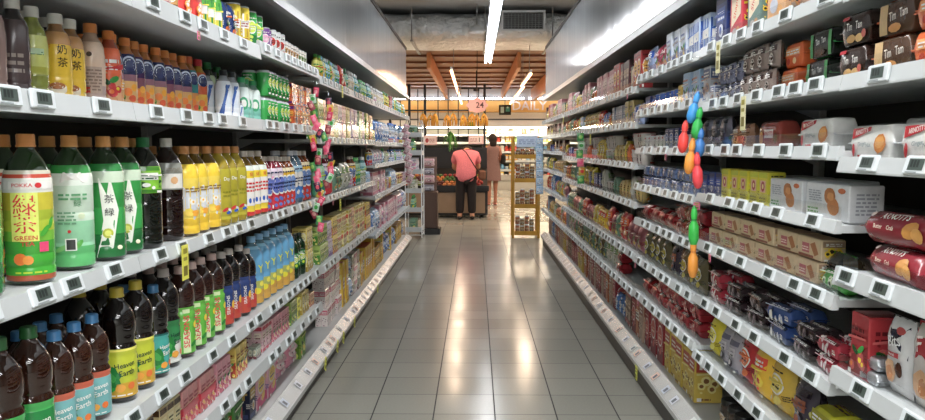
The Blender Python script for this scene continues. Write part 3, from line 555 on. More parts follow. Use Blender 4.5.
jm('j_olive', 'olive and cream carton pack', ('#b4b078', '#68702c', '#dcd49c', '#404418'), 'panel')
jm('j_wht', 'white and pink carton pack', ('#d8ccc8', '#c45c70', '#e0dcd4', '#80405c'), 'picture')
carton('b_prin', 'drink_carton_case', 'pink and white boxed drink case', .16, .12, .18, ('#d8a8b4', '#c83c70', '#e0c060', '#50408c'), 'oval')
carton('b_navy', 'drink_carton_case', 'navy drink case', .10, .14, .20, ('#1c2440', '#384470', '#c0a050', '#e0dcd0'), 'panel')
carton('b_green', 'drink_carton_case', 'green and white drink case', .12, .12, .18, ('#4c8c3c', '#b8342c', '#d8dcc4', '#1c5020'), 'fruit')
pouch('b_tiss', 'tissue_pack', 'pink wrapped tissue bundle', .24, .12, .19, ('#d88ca0', '#c04c70', '#e8c8cc', '#8c3050'), 'oval', crimp=.03)
carton('b_lime', 'drink_carton_case', 'bright green drink case', .13, .12, .20, ('#8cb03c', '#5c8c28', '#dce07c', '#306020'), 'fruit')
carton('b_redy', 'biscuit_box', 'tall yellow and red carton', .10, .10, .33, ('#dcb834', '#c03020', '#e8d870', '#8c2018'), 'stripe')
carton('b_yeld', 'drink_carton_case', 'golden yellow drink case', .13, .14, .22, ('#c8a040', '#8c6824', '#e0d08c', '#5c4018'), 'panel')
# diapers / household packs at the far left
pouch('p_blue', 'household_pack', 'blue wrapped household pack', .20, .14, .24, ('#4c7cbc', '#2c5498', '#c8d8e8', '#1c3468'), 'oval', crimp=.04)
pouch('p_sky', 'household_pack', 'sky blue and white household pack', .18, .14, .23, ('#a8c4dc', '#5c90c0', '#e0e4e8', '#385c90'), 'picture', crimp=.04)
pouch('p_white', 'household_pack', 'white and lilac household pack', .17, .13, .24, ('#d0ccd4', '#9c7cac', '#dc9cb4', '#5c4c80'), 'oval', crimp=.04)
carton('p_pink', 'household_box', 'pink and white household box', .12, .12, .22, ('#d8bcc0', '#c46c80', '#e8dcd8', '#8c4860'), 'panel')
carton('p_red', 'household_box', 'crimson household box', .10, .12, .22, ('#a83c44', '#7c2430', '#dcc0b8', '#e0dcd8'), 'panel')
# ---- right side: biscuits and snacks
def d_arn(w, h): return [text("ARNOTT'S", -w*.06, h*.78, h*.33, 'white', .03, .85), disc(-w*.46, h*.80, h*.10, h*.10, '#e8d8d0', 10), text('Butter', -w*.28, h*.40, h*.17, '#e0c8b8'), text('Crab', -w*.06, h*.40, h*.17, '#e0c8b8'), disc(w*.28, h*.42, w*.13, h*.24, '#c88838', 12, .3, .1), disc(w*.40, h*.30, w*.10, h*.19, '#d89c4c', 12, -.3, .1)]
flow('arn_roll', 'biscuit_roll_pack', 'dark red ARNOTT\'S biscuit roll', .27, .075, .075, ('#84202c', '#701824', 'biscuit', 'white'), dec=d_arn, mat='wrap')
flow('arn_white', 'biscuit_roll_pack', 'white ARNOTT\'S biscuit pack', .22, .08, .085, ('#d4d4d4', '#c8c8c8'), dec=lambda w, h: [rect(-w*.5, h*.62, w*.5, h*.98, '#7c1824', 8, 3), text("ARNOTT'S", -w*.05, h*.8, h*.26, 'white', 0, .85), disc(w*.3, h*.3, w*.12, h*.2, 'biscuit')])
def d_arnbox(w, h): return [poly([(-w*.48, h*.62), (w*.02, h*.86), (w*.02, h*.98), (-w*.48, h*.94)], '#b01c28'), text("ARNOTT'S", -w*.22, h*.84, min(h*.2, w*.17), 'white', .16, .75), disc(w*.27, h*.5, w*.17, h*.26, '#c87c34', 9, .4, .25, 4), disc(w*.27, h*.52, w*.12, h*.18, '#d89a50', 9, .2, .2, 5), text('Ginger', -w*.2, h*.48, h*.17, '#7c8c90', .1), text('Nut', -w*.02, h*.44, h*.17, '#7c8c90', .1), disc(-w*.42, h*.3, w*.04, h*.2, '#b01c28', 9), rect(-w*.3, h*.1, -w*.1, h*.16, '#c04040', 2), rect(w*.1, h*.08, w*.3, h*.14, '#404444', 3)]
flow('arn_box', 'biscuit_pack', 'white ARNOTT\'S biscuit pack, red logo', .225, .07, .085, ('#d8d8d4', '#c8ccd0'), dec=d_arnbox, p=7)
def d_arnb2(w, h): return [rect(-w*.36, h*.5, -w*.02, h*.82, '#8c1c28', 4), text("ARNOTT'S", -w*.19, h*.66, w*.11, 'white', 0, .8), disc(w*.2, h*.56, w*.12, h*.16, '#b05a34', 10, .2, .1), disc(w*.3, h*.45, w*.1, h*.14, '#c87c4c', 10)] + dashes(w*.2, h*.85, w*.45, h*.95, '#404444', 1, 2) + dashes(-w*.3, h*.15, w*.4, h*.3, '#8c9090', 2, 3)
flow('arn_box2', 'biscuit_pack', 'greyish ARNOTT\'S biscuit pack', .21, .07, .105, ('#b8b8b8', '#989ca0'), dec=d_arnb2, p=7)
flow('arn_red', 'biscuit_pack', 'red and brown biscuit pack, white tab', .20, .07, .09, ('#8c3428', '#6c2420'), dec=lambda w, h: [rect(-w*.2, h*.4, w*.25, h*.72, '#e0d4d0', 4), text("ARNOTT'S", 0, h*.56, w*.12, '#b02028', 0, .8), disc(-w*.35, h*.4, w*.1, h*.25, 'biscuit'), disc(w*.38, h*.4, w*.09, h*.2, '#6c4028')], p=4)
def d_tim(w, h): return [text('Tim', -w*.2, h*.62, h*.36, 'white', .0, .62), text('Tam', w*.16, h*.62, h*.36, 'white', .0, .62), disc(-w*.1, h*.22, w*.16, h*.14, '#c89c5c', 10, 0, .3, 2), disc(w*.18, h*.2, w*.14, h*.13, '#d8b070', 10, 0, .3, 3), rect(-w*.46, h*.86, -w*.2, h*.98, '#a82430', 3), disc(w*.36, h*.3, w*.08, h*.14, '#c85c4c', 9)]
flow('tim', 'biscuit_pack', 'dark brown Tim Tam biscuit pack', .168, .06, .0785, ('#2c1c16', '#1c1210'), dec=d_tim, p=7)
flow('timc', 'biscuit_pack', 'brown and cream Tim Tam pack', .17, .06, .0785, ('#4c3424', '#c8602c'), dec=lambda w, h: [rect(-w*.5, h*.05, -w*.25, h*.95, '#c8a878', 3, 2), text('Tim', -w*.08, h*.55, h*.38, '#e0d8cc', .1, .6), text('Tam', w*.26, h*.6, h*.38, '#e0d8cc', .1, .6), disc(0, h*.2, w*.2, h*.14, 'biscuit', 9)], p=7)
flow('timg', 'biscuit_pack', 'black and green biscuit pack', .17, .06, .0785, ('#181c18', '#2c8c44'), dec=lambda w, h: [rect(-w*.5, h*.05, -w*.36, h*.95, '#2c8c44', 2, 2), rect(w*.36, h*.05, w*.5, h*.95, '#3c9c50', 2, 2), text('Tim', -w*.12, h*.6, h*.32, '#c8ccc8', .1, .6), text('Tam', w*.16, h*.64, h*.32, '#c8ccc8', .1, .6), disc(0, h*.2, w*.24, h*.12, 'brown', 9)], p=7)
flow('org', 'biscuit_pack', 'orange wafer pack', .16, .06, .075, ('#d8601c', '#c04c14'), dec=lambda w, h: [rect(-w*.4, h*.5, w*.4, h*.8, '#e8a060', 5)] + dashes(-w*.35, h*.55, w*.35, h*.76, 'white', 2, 3) + [disc(-w*.2, h*.25, w*.09, h*.14, '#b0341c', 9), disc(w*.15, h*.25, w*.1, h*.14, '#e8c080', 9)], p=7)
def d_jatz(w, h): return [rect(-w*.5, h*.55, w*.5, h*.99, '#e4dcd4', 5), text('JATZ', 0, h*.78, w*.36, '#b01c24', 0, .95), disc(-w*.1, h*.3, w*.24, h*.12, '#b8bcc8', 12), disc(w*.25, h*.2, w*.16, h*.08, '#d89c4c', 11), disc(-w*.28, h*.12, w*.14, h*.07, '#d89c4c', 11)]
carton('jatz', 'cracker_box', 'cream JATZ cracker box', .15, .06, .21, ('#d0a070', '#b01c24', 'white', 'red'), 'picture', dec=d_jatz)
def d_shp(c): return lambda w, h: [poly([(-w*.4, h*.25), (w*.4, h*.45), (w*.4, h*.95), (-w*.4, h*.85)], '#dcccb0'), text('Shapes', 0, h*.62, w*.27, c, 1.2, 1.0), disc(-w*.1, h*.15, w*.2, h*.08, '#b4a8a4', 11), disc(w*.2, h*.18, w*.14, h*.06, 'biscuit', 10)]
carton('shp_r', 'cracker_box', 'red Shapes cracker box', .13, .06, .20, ('#c02838', '#e04c4c'), 'picture', dec=d_shp('#d84c1c'))
carton('shp_g', 'cracker_box', 'green-grey Shapes cracker box', .13, .06, .20, ('#607c74', '#3c5c54'), 'picture', dec=d_shp('#c02c1c'))
carton('crk_n', 'cracker_box', 'navy cracker box', .13, .07, .20, ('#182c68', '#101c48', '#2c4c98', '#c8ccd8'), 'panel')
carton('crk_b', 'cracker_box', 'blue and white cracker box', .10, .07, .17, ('#a8b8d0', '#2454a8', '#3464b4', 'white'), 'stripe')
carton('crk_w', 'cracker_box', 'white and blue cracker box', .10, .07, .17, ('#c4ccd8', '#5c7cb4', '#a8a098', '#24448c'), 'fruit')
pouch('bg_bluwh', 'biscuit_bag', 'blue and white biscuit bag', .12, .06, .16, ('#98a8cc', '#2450b0', '#c8ccd8', '#1c3c8c'), 'picture', seed=3)
pouch('bg_redbl', 'biscuit_bag', 'red and blue biscuit bag', .12, .06, .15, ('#a83c54', '#2c4ca0', '#d8b8b8', '#8c1c34'), 'fruit', seed=4)
flow('sn_brown', 'snack_pack', 'brown snack pack', .14, .06, .10, ('#8c6c58', '#5c3c2c', 'biscuit', 'dark'), seed=3)
flow('sn_rose', 'snack_pack', 'tan snack pack, red lettering', .15, .06, .12, ('#c0a08c', '#a82c34', 'biscuit', 'dark'), seed=4)
can('tub_b', 'cream_tub', 'blue snack tub', .035, .09, ('#2c58b0', '#1c3c84', '#c8d0e0', 'white'), 'oval', lid='#c8ccd4')
carton('bx_yel', 'snack_box', 'small yellow snack box', .07, .06, .10, ('#d8b83c', '#a8782c', '#e8dc90', 'dark'), 'fruit')
carton('bx_lb', 'snack_box', 'tall light blue snack box', .11, .06, .15, ('#9cbcd8', '#4c7cb8', '#d0dce8', '#c06c50'), 'fruit')
carton('bx_wb', 'snack_box', 'tall white and blue wafer box', .10, .06, .15, ('#b4b8c0', '#4c5c84', '#b0907c', '#24346c'), 'picture')
pouch('sach', 'snack_sachet', 'small grey-blue snack sachet', .065, .035, .085, ('#70748c', '#34384c', '#c0b8b4', '#2c2430'), 'picture', seed=5)
pouch('sach2', 'snack_sachet', 'small brown and white sachet', .07, .035, .085, ('#8c7c74', '#44302c', '#c8c0b8', '#3c2420'), 'picture', seed=6)
can('tub_w', 'cream_tub', 'white tub, red print', .038, .075, ('#c8c4c4', '#b02c34', '#d8d4d4', 'navy'), 'panel', lid='#d4d4d8')
carton('bx_navy', 'snack_box', 'navy snack box', .09, .06, .12, ('#1c2c5c', '#101c40', '#4060a0', 'white'), 'oval')
pouch('bg_slv', 'snack_bag', 'dark silvery snack bag', .09, .05, .125, ('#5c5c68', '#303038', '#8c8c98', '#101018'), 'panel', mat='foil')
pouch('bg_brn', 'snack_bag', 'brown and tan snack bag', .11, .06, .11, ('#8c6448', '#4c2c1c', '#b8946c', 'dark'), 'picture')
pouch('bg_clear', 'snack_bag', 'greyish clear snack bag', .12, .06, .14, ('#74706c', '#5c5854', '#8c8078', '#403c38'), 'panel', mat='foil')
flow('sm_bluw', 'snack_sachet', 'small blue and white snack pack', .09, .06, .055, ('#6c84b4', '#3454a0', '#c8ccd8', '#1c2c5c'), seed=5, p=3)
carton('bx_blu', 'snack_box', 'deep blue snack box', .07, .06, .10, ('#28408c', '#182860', '#4c6cc0', 'white'), 'panel')
def d_yel(w, h): return [rect(-w*.3, h*.4, w*.3, h*.76, '#d8b0a0', 4), disc(0, h*.58, w*.2, h*.16, '#a83434', 10), disc(0, h*.58, w*.1, h*.08, '#e8d8a0', 8), rect(-w*.5, h*.84, w*.5, h, '#b4c020', 3)] + dashes(-w*.35, h*.1, w*.35, h*.3, '#8c8420', 2, 3)
carton('bx_lime', 'snack_box', 'acid yellow biscuit box, red badge', .085, .06, .115, ('#ccc42c', '#dcdc50'), 'oval', dec=d_yel)
def d_cook(w, h): return [disc(w*.08, h*.68, w*.13, h*.24, '#a86834', 12, 0, .12, 3), disc(w*.17, h*.38, w*.14, h*.25, '#b8743c', 12, 0, .12, 4), disc(w*.10, h*.66, w*.08, h*.12, '#c88c54', 9, 0, .3, 3), disc(w*.36, h*.85, w*.09, h*.08, '#b8602c', 8)] + dashes(-w*.42, h*.5, -w*.1, h*.85, '#9ca0a8', 5, 3) + dashes(-w*.42, h*.15, -w*.15, h*.35, '#4c8c50', 2, 3)
carton('bx_cook', 'cookie_box', 'white cookie box, brown cookies', .235, .09, .095, ('#d4d6d8', '#c0c4c8'), 'picture', dec=d_cook, side=lambda w, h: dashes(-w*.35, h*.2, w*.35, h*.85, '#9ca0a8', 6, 4))
carton('bx_waf', 'wafer_box', 'cream wafer box, pink panel', .16, .07, .062, ('#cfb894', '#a8886c'), 'picture', dec=lambda w, h: [rect(-w*.3, h*.25, w*.02, h*.72, '#b85c64', 4), poly([(w*.05, h*.7), (w*.25, h*.85), (w*.42, h*.3), (w*.25, h*.15)], '#a86838'), rect(-w*.45, h*.04, w*.2, h*.16, '#8c4c38', 4)] + dashes(-w*.28, h*.35, 0, h*.6, '#e8d0c8', 2, 2))
pouch('bg_grn', 'snack_bag', 'dark and green snack bag', .15, .07, .11, ('#1c201c', '#3c9c30', '#4c5050', '#101410'), 'fruit')
flow('gr_roll', 'snack_pack', 'bright green biscuit pack', .15, .07, .06, ('#3c9c34', '#2c7c28', '#b8c8a8', '#183c18'), seed=4)
flow('ch_dark', 'chocolate_roll', 'dark chocolate biscuit roll', .17, .05, .05, ('#2c2024', '#181014', '#605058', '#8c7c80'), seed=5, p=3)
flow('ch_blue', 'chocolate_roll', 'blue biscuit roll, white print', .19, .055, .055, ('#2c4880', '#182c58', '#a8b0c8', 'white'), seed=7, p=3)
flow('ch_red', 'chocolate_roll', 'red biscuit roll, white print', .19, .055, .055, ('#a82438', '#701424', '#d8b0b8', 'white'), seed=8, p=3)
carton('bx_red', 'wafer_box', 'red wafer box', .085, .09, .155, ('#a4242c', '#7c1820', '#b84c4c', '#601018'), 'fruit', mat='gloss')
def d_foil(w, h): return [rect(-w*.5, h*.2, -w*.1, h*.9, '#c8ccd0', 4, 2)] + dashes(-w*.4, h*.3, w*.3, h*.8, '#8c9094', 5, 2)
flow('foil', 'wafer_pack', 'crumpled silver foil pack', .16, .09, .055, ('#b8bcc0', '#9ca0a4'), dec=d_foil, mat='foil', p=5)
flow('rwolf', 'wafer_pack', 'brown-red wafer pack, gold W', .16, .07, .05, ('#5c1c18', '#3c100c'), dec=lambda w, h: [disc(-w*.2, h*.7, h*.16, h*.2, '#c83c34', 10), text('W', w*.15, h*.65, h*.5, '#a87c3c')], p=4)
def d_bits(w, h): return [poly([(-w*.5, h*.55), (w*.5, h*.5), (w*.5, h), (-w*.5, h)], '#181c34'), disc(w*.2, h*.92, w*.2, h*.06, '#a83c3c', 9), text('Bits', 0, h*.74, w*.42, '#e8e8e8', .25, .9), rect(-w*.35, h*.5, w*.25, h*.58, '#a82430', 4), text('Hotel', -w*.05, h*.54, w*.13, '#e8e0e0'), disc(-w*.1, h*.28, w*.26, h*.18, '#c8a07c', 12, 0, .2, 3), disc(-w*.12, h*.24, w*.16, h*.12, '#b87c50', 10, 0, .3, 3), disc(w*.3, h*.34, w*.12, h*.12, '#3c1c10', 10)]
pouch('bits', 'biscuit_bag', 'white and navy hazelnut biscuit bag', .115, .06, .21, ('#c8c8c8', '#181c34'), 'picture', dec=d_bits)
pouch('bitr', 'biscuit_bag', 'red and white biscuit bag', .125, .06, .21, ('#c0b8b4', '#a01c24'), 'picture', dec=lambda w, h: [poly([(-w*.5, h*.5), (w*.5, h*.45), (w*.5, h), (-w*.5, h)], '#a01c28'), text('F', -w*.15, h*.8, w*.5, '#e8dcd8', .2), disc(0, h*.28, w*.3, h*.2, '#c89c74', 12, 0, .2, 5), disc(.01, h*.25, w*.16, h*.12, '#a86c40', 10, 0, .3, 3)])
flow('frt_jelly', 'snack_pack', 'magenta snack pack', .10, .07, .055, ('#a8203c', '#701428', '#c8a0a8', 'dark'), seed=9)
pouch('bg_yel', 'snack_bag', 'bright yellow snack bag', .11, .07, .16, ('#d0c020', '#a89c18', '#e8e068', '#5c4c10'), 'oval')
pouch('bg_gry', 'snack_bag', 'clear greyish sweets bag', .11, .07, .16, ('#a09ca4', '#606070', '#c0bcc0', '#3c3440'), 'panel')
pouch('bg_rdd', 'snack_bag', 'deep red crisps bag', .12, .08, .18, ('#a8141c', '#e04020', '#d86c30', '#5c0c10'), 'oval')
pouch('bg_ory', 'snack_bag', 'orange-red and yellow crisps bag', .13, .08, .18, ('#dcb01c', '#d83c1c', '#e8d040', '#b82418'), 'picture')
pouch('bg_twi', 'snack_bag', 'golden crisps bag, black swirl', .14, .08, .18, ('#c8a42c', '#a87c1c', '#d8c458', '#1c1410'), 'oval')
pouch('bg_dp', 'snack_bag', 'dark purple nut bag', .13, .07, .16, ('#38303c', '#201824', '#8c4c34', '#605868'), 'panel')
flow('yl_pack', 'snack_pack', 'large yellow-green snack pack', .16, .10, .12, ('#b8b41c', '#949018', '#c8c46c', '#5c2c20'), seed=5, p=4)
flow('ol_pack', 'snack_pack', 'olive snack pack, red seal', .15, .10, .11, ('#8c8428', '#6c6418', '#a83028', '#3c2c10'), seed=6, p=4)
can('cn_blue', 'snack_canister', 'blue and orange canister', .045, .17, ('#8ca0c0', '#24408c', '#d8803c', '#1c2c60'), 'fruit', lid='#303848')
can('cn_blk', 'snack_canister', 'black topped snack jar', .042, .14, ('#40342c', '#8c7460', '#c0a888', 'dark'), 'oval', lid='#181818', jar=True)
carton('bb_yel', 'cereal_box', 'yellow cracker carton', .10, .13, .22, ('#c8ac44', '#a83c28', '#dcd088', '#7c5020'), 'picture')
carton('bb_red', 'cereal_box', 'dark red cracker carton', .13, .13, .25, ('#941c28', '#70101c', '#b85048', '#dcc8b0'), 'oval')
carton('bb_tan', 'cereal_box', 'tan biscuit carton', .10, .13, .24, ('#b09480', '#8c4c3c', '#c8b49c', '#603428'), 'picture')
carton('bb_org', 'cereal_box', 'orange biscuit carton', .10, .13, .25, ('#b8683c', '#8c3c24', '#d0a068', '#5c2818'), 'stripe')
carton('bb_brn', 'cereal_box', 'brown biscuit carton', .10, .13, .23, ('#6c4c3c', '#a03c34', '#b09070', '#e0d0b8'), 'panel')
pouch('fr_red', 'snack_bag', 'bright red noodle bag', .12, .07, .19, ('#b8202c', '#e07040', '#d8a070', '#f0e0d0'), 'picture')
pouch('fr_rp', 'snack_bag', 'clear bag of red wrapped sweets', .14, .08, .17, ('#b07078', '#a02030', '#c8b4a8', '#8c1424'), 'fruit', mat='foil')
pouch('fr_gry', 'snack_bag', 'green and yellow flower sweets bag', .15, .07, .19, ('#5c5438', '#3c6c30', '#b8a838', '#34302c'), 'oval')
pouch('fr_teal', 'snack_bag', 'teal and green sweets bag', .12, .07, .17, ('#6c9078', '#38685c', '#b0b884', '#28483c'), 'fruit')
pouch('fr_org', 'snack_bag', 'orange snack bag', .12, .08, .15, ('#cc6428', '#a83c18', '#dcb070', '#6c2410'), 'fruit')
pouch('fr_mix', 'snack_bag', 'yellow and blue snack bag', .12, .08, .15, ('#c8b070', '#3868a8', '#d89c3c', '#803828'), 'fruit')
pouch('fr_yel', 'snack_bag', 'yellow snack bag', .11, .07, .16, ('#d0b438', '#a88c24', '#dcd06c', '#70501c'), 'oval')
pouch('fr_pnk', 'snack_bag', 'pinkish white snack bag', .12, .07, .19, ('#c8a8a8', '#a86478', '#d8ccc8', '#80485c'), 'panel')
pouch('fr_wht', 'snack_bag', 'white and green snack bag', .12, .07, .19, ('#c4c4b8', '#7c9c5c', '#dcd8c8', '#58703c'), 'picture')
can('cup_w', 'noodle_cup', 'white snack cup, brown print', .045, .09, ('#c4beb4', '#7c5440', '#d4ccc4', '#503428'), 'panel', lid='#c8c8cc', taper=.8, jar=False)
can('cup_r', 'noodle_cup', 'white cup, red lid', .045, .09, ('#ccc4bc', '#a83430', '#d8d0c8', '#6c2420'), 'panel', lid='#b83c38', taper=.8)
carton('bx_gb', 'snack_box', 'tall blue-grey snack box', .12, .08, .20, ('#8c98ac', '#5c6c8c', '#b8bcc8', '#3c4864'), 'panel')
carton('bx_ylb', 'snack_box', 'yellow and lilac snack box', .12, .08, .19, ('#c4b070', '#8478a8', '#d8cc98', '#5c5080'), 'fruit')
carton('bx_rede', 'snack_box', 'deep red gold-figured snack box', .10, .07, .22, ('#a41c20', '#7c1014', '#d09c3c', '#5c0c0c'), 'oval')
carton('bx_pkw', 'snack_box', 'pale pink snack box', .09, .07, .20, ('#c8a0a0', '#a86068', '#d8c4bc', '#804450'), 'panel')
carton('bx_dk', 'snack_box', 'dark maroon snack box', .09, .07, .20, ('#4c242c', '#301418', '#a88c70', '#c8b8a8'), 'panel')
flow('sm_red', 'snack_pack', 'red sweets pack', .14, .08, .065, ('#981c28', '#701018', '#c05048', '#d8a8a0'), seed=3, p=3)
flow('sm_redf', 'snack_pack', 'glossy crimson snack pack', .16, .09, .085, ('#b01c24', '#80141c', '#c8504c', '#e0c0a8'), seed=4, mat='foil')
for i in (0,):
    can('jar_r', 'food_jar', 'glass jar, silver lid', .032, .12, ('#8c4c34', '#a86c40', '#c8b490', 'dark'), 'panel', lid='#b8b8b8', jar=True)
    can('jar_g', 'food_jar', 'amber jar, silver lid', .032, .10, ('#70543c', '#a8864c', '#c8c0a8', 'dark'), 'panel', lid='#b0b0a8', jar=True)
# ---------------------------------------------------------------- structure: floor, ceiling, outer walls
def slab(name, x0, y0, z0, x1, y1, z1, mat):
    m = MB(); m.box(x0, y0, z0, x1, y1, z1, 'white'); return struct(m.obj(name, [mat]))
slab('floor', -7, -5, -.1, 7, 26, 0, 'floor')
slab('ceiling', -7, -5, 3.5, 7, 14.2, 3.6, 'ceil')
slab('trim_1', -7, 14.05, 3.10, 7, 14.2, 3.5, 'ceil')
slab('ceiling_wood', -7, 14.2, 3.08, 7, 26, 3.18, 'ceilwood')
slab('wall_left', -7.1, -5, 0, -7, 26, 3.6, 'wall'); slab('wall_right', 7, -5, 0, 7.1, 26, 3.6, 'wall')
slab('wall_back', -7, 25.4, 0, 7, 25.5, 3.6, 'wall'); slab('wall_front', -7, -5.1, 0, 7, -5, 3.6, 'wall')
# ---------------------------------------------------------------- lights
def strip_light(x, y0, y1, z, wd, mat, label, tubes=2, power=0, col=(1, 1, 1), group=None):
    t = thing('strip_light', label, 'light', (x, (y0 + y1) / 2, z), 0, group); L = (y1 - y0) / 2
    m = MB(); m.cbox(wd * .5, L * 2, .05, .006, 'white', 0, .015); m.obj('housing', ['fix'], t)
    for i in range(tubes):
        m = MB(); cx = 0 if tubes == 1 else (-1 + 2 * i) * wd * .28; r = wd * (.14 if tubes > 1 else .3)
        m.tube([(cx, -L + .02, 0), (cx, L - .02, 0)], r, 'white', 8); m.obj('tube', [mat], t)
    for y in (-L * .7, L * .7):
        m = MB(); m.tube([(0, y, .06), (0, y, (3.5 if (y0 + y1) / 2 + y < 12.2 else 2.96 if (y0 + y1) / 2 + y < 14.05 else 3.08) - z)], .006, 'grey', 5); m.obj('hanger', ['steel'], t)
    if power:
        ld = bpy.data.lights.new('strip_glow', 'AREA'); ld.shape = 'RECTANGLE'; ld.size = wd; ld.size_y = L * 2 - .1; ld.energy = power; ld.color = col
        lo = bpy.data.objects.new('strip_glow', ld); COL.objects.link(lo); lo.parent = t; lo.location = (0, 0, -.04)
    return t
strip_light(.19, 6.5, 12.15, 2.62, .125, 'wtube', 'long white twin strip light above the far half of the aisle', 2, 30)
strip_light(.19, -.3, 3.6, 3.3, .125, 'wtube', 'unseen twin strip light added high above the near half of the aisle', 2, 80)  # added unseen lamp; height and extent chosen to limit glare on the panels
for i, y in enumerate((-1.4, -2.6, -3.8)):  # unseen fill lamps added to brighten the near-facing sides of the goods
    t = strip_light(0, y - 2.6, y + 2.6, 2.95, .125, 'wtube', 'cross-aisle twin strip light behind the camera, %s' % ['nearest', 'middle', 'farthest'][i], 2, 100); t.rotation_euler = (0, 0, math.pi / 2)
for x in (-3.8, 3.8):  # unseen lamps added to light the closed room and its ceiling
    strip_light(x, 0, 11, 2.9, .125, 'wtube', 'strip light above the %s neighbouring aisle' % ('left' if x < 0 else 'right'), 2, 90)
strip_light(-.37, 11.9, 20.8, 2.47, .07, 'warm', 'warm tube light left of centre under the wood ceiling', 1, 60, (1, .8, .6))
strip_light(.88, 12.4, 14.9, 2.47, .07, 'warm', 'short warm tube light, nearer of the right pair', 1, 25, (1, .8, .6))
strip_light(.93, 15.1, 20.8, 2.47, .07, 'warm', 'long warm tube light, farther of the right pair', 1, 50, (1, .8, .6))
for i, (x, y) in enumerate(((-3.4, 17), (3.4, 17), (-3.2, 21), (3.2, 21), (-3.4, 15), (3.4, 15))):
    strip_light(x, y - .8, y + .8, 2.6, .07, 'warm', 'warm tube light over the %s of the fresh food hall, %s from the aisle' % (('left', 'right')[i % 2], ('second', 'farthest', 'nearest')[i // 2]), 1, 90, (1, .8, .6))
# ---------------------------------------------------------------- shelving units
LBAY = [.8, 2.0, 3.2, 4.4, 5.6, 6.8, 8.0, 9.2, 10.4]
RBAY = [.7, 1.9, 3.1, 4.3, 5.5, 6.7, 7.9, 9.1, 10.3]
NS = lambda *a: list(a)   # (top, bottom) of each price rail, relative to the eye
LEFT = [[(.418, .36), (.116, .068), (-.285, -.325), (-.68, -.725), (-.89, -.94)]] * 2 + \
       [[(.44, .385), (.116, .068), (-.285, -.325), (-.68, -.725), (-.89, -.94)]] + \
       [[(.41, .36), (.06, .02), (-.29, -.33), (-.69, -.73)]] * 2 + [[(.41, .36), (.05, .01), (-.15, -.185), (-.43, -.465), (-.775, -.81)]] * 3
RIGHT = [[(.39, .345), (.175, .136), (-.022, -.06), (-.29, -.335), (-.54, -.58), (-.83, -.865)],
         [(.39, .35), (.175, .138), (.004, -.032), (-.18, -.212), (-.365, -.402), (-.588, -.62), (-.815, -.85)],
         [(.385, .345), (.195, .16), (-.002, -.035), (-.2, -.232), (-.385, -.42), (-.6, -.632), (-.79, -.825)]] + \
        [[(.34, .30), (.14, .105), (-.09, -.122), (-.305, -.34), (-.59, -.625), (-.80, -.835)]] * 3 + [[(.34, .30), (.14, .105), (-.05, -.08), (-.27, -.3), (-.52, -.55), (-.8, -.835)]] * 2
LEVEL = ['top', 'second', 'third', 'fourth', 'fifth', 'sixth', 'seventh']
def tag_mesh():
    m = MB(); m.cbox(.088, .008, .040, .003, '#ccd2d4'); m.add([(-.026, -.0047, .009), (.028, -.0047, .009), (.028, -.0047, .033), (-.026, -.0047, .033)], [(0, 1, 2, 3)], '#46524c')
    for i in range(3): m.add([(-.018 + .011 * i, -.005, .015), (-.010 + .011 * i, -.005, .015), (-.010 + .011 * i, -.005, .03), (-.018 + .011 * i, -.005, .03)], [(0, 1, 2, 3)], '#1c2422')
    m.add([(-.03, -.0047, .003), (.01, -.0047, .003), (.01, -.0047, .006), (-.03, -.0047, .006)], [(0, 1, 2, 3)], '#8c9496')
    return m.mesh('price_display', [MAT['plastic']])
TAGM = tag_mesh()
def paper_mesh(col, w, h):
    m = MB(); m.cbox(w, .0016, h, .0004, col, 0, -h)
    for j, (a, b) in enumerate(((.75, .9), (.55, .65), (.12, .4))):
        m.add([(-w*.32, -.0014, -h + h*a), (w*.3, -.0014, -h + h*a), (w*.3, -.0014, -h + h*b), (-w*.32, -.0014, -h + h*b)], [(0, 1, 2, 3)], '#8c8420' if j < 2 else '#6c6418')
    return m.mesh('offer_ticket', [MAT['card']])
YEL = paper_mesh('#d8d44c', .05, .105); PAL = paper_mesh('#d4d0a4', .045, .11); YELS = paper_mesh('#dce03c', .05, .075); PNK = paper_mesh('#d0648c', .025, .028)
def wedge(m, s, y0, y1, pts, col='white'):
    """extrude an (x, z) outline along y; x measured outward from the aisle centre, s = side"""
    n = len(pts); vs = [(s * x, y0, z) for x, z in pts] + [(s * x, y1, z) for x, z in pts]
    fs = [tuple(range(n)), tuple(range(2 * n - 1, n - 1, -1))] + [(i, n + i, n + (i + 1) % n, (i + 1) % n) for i in range(n)]
    m.add(vs, fs, col)
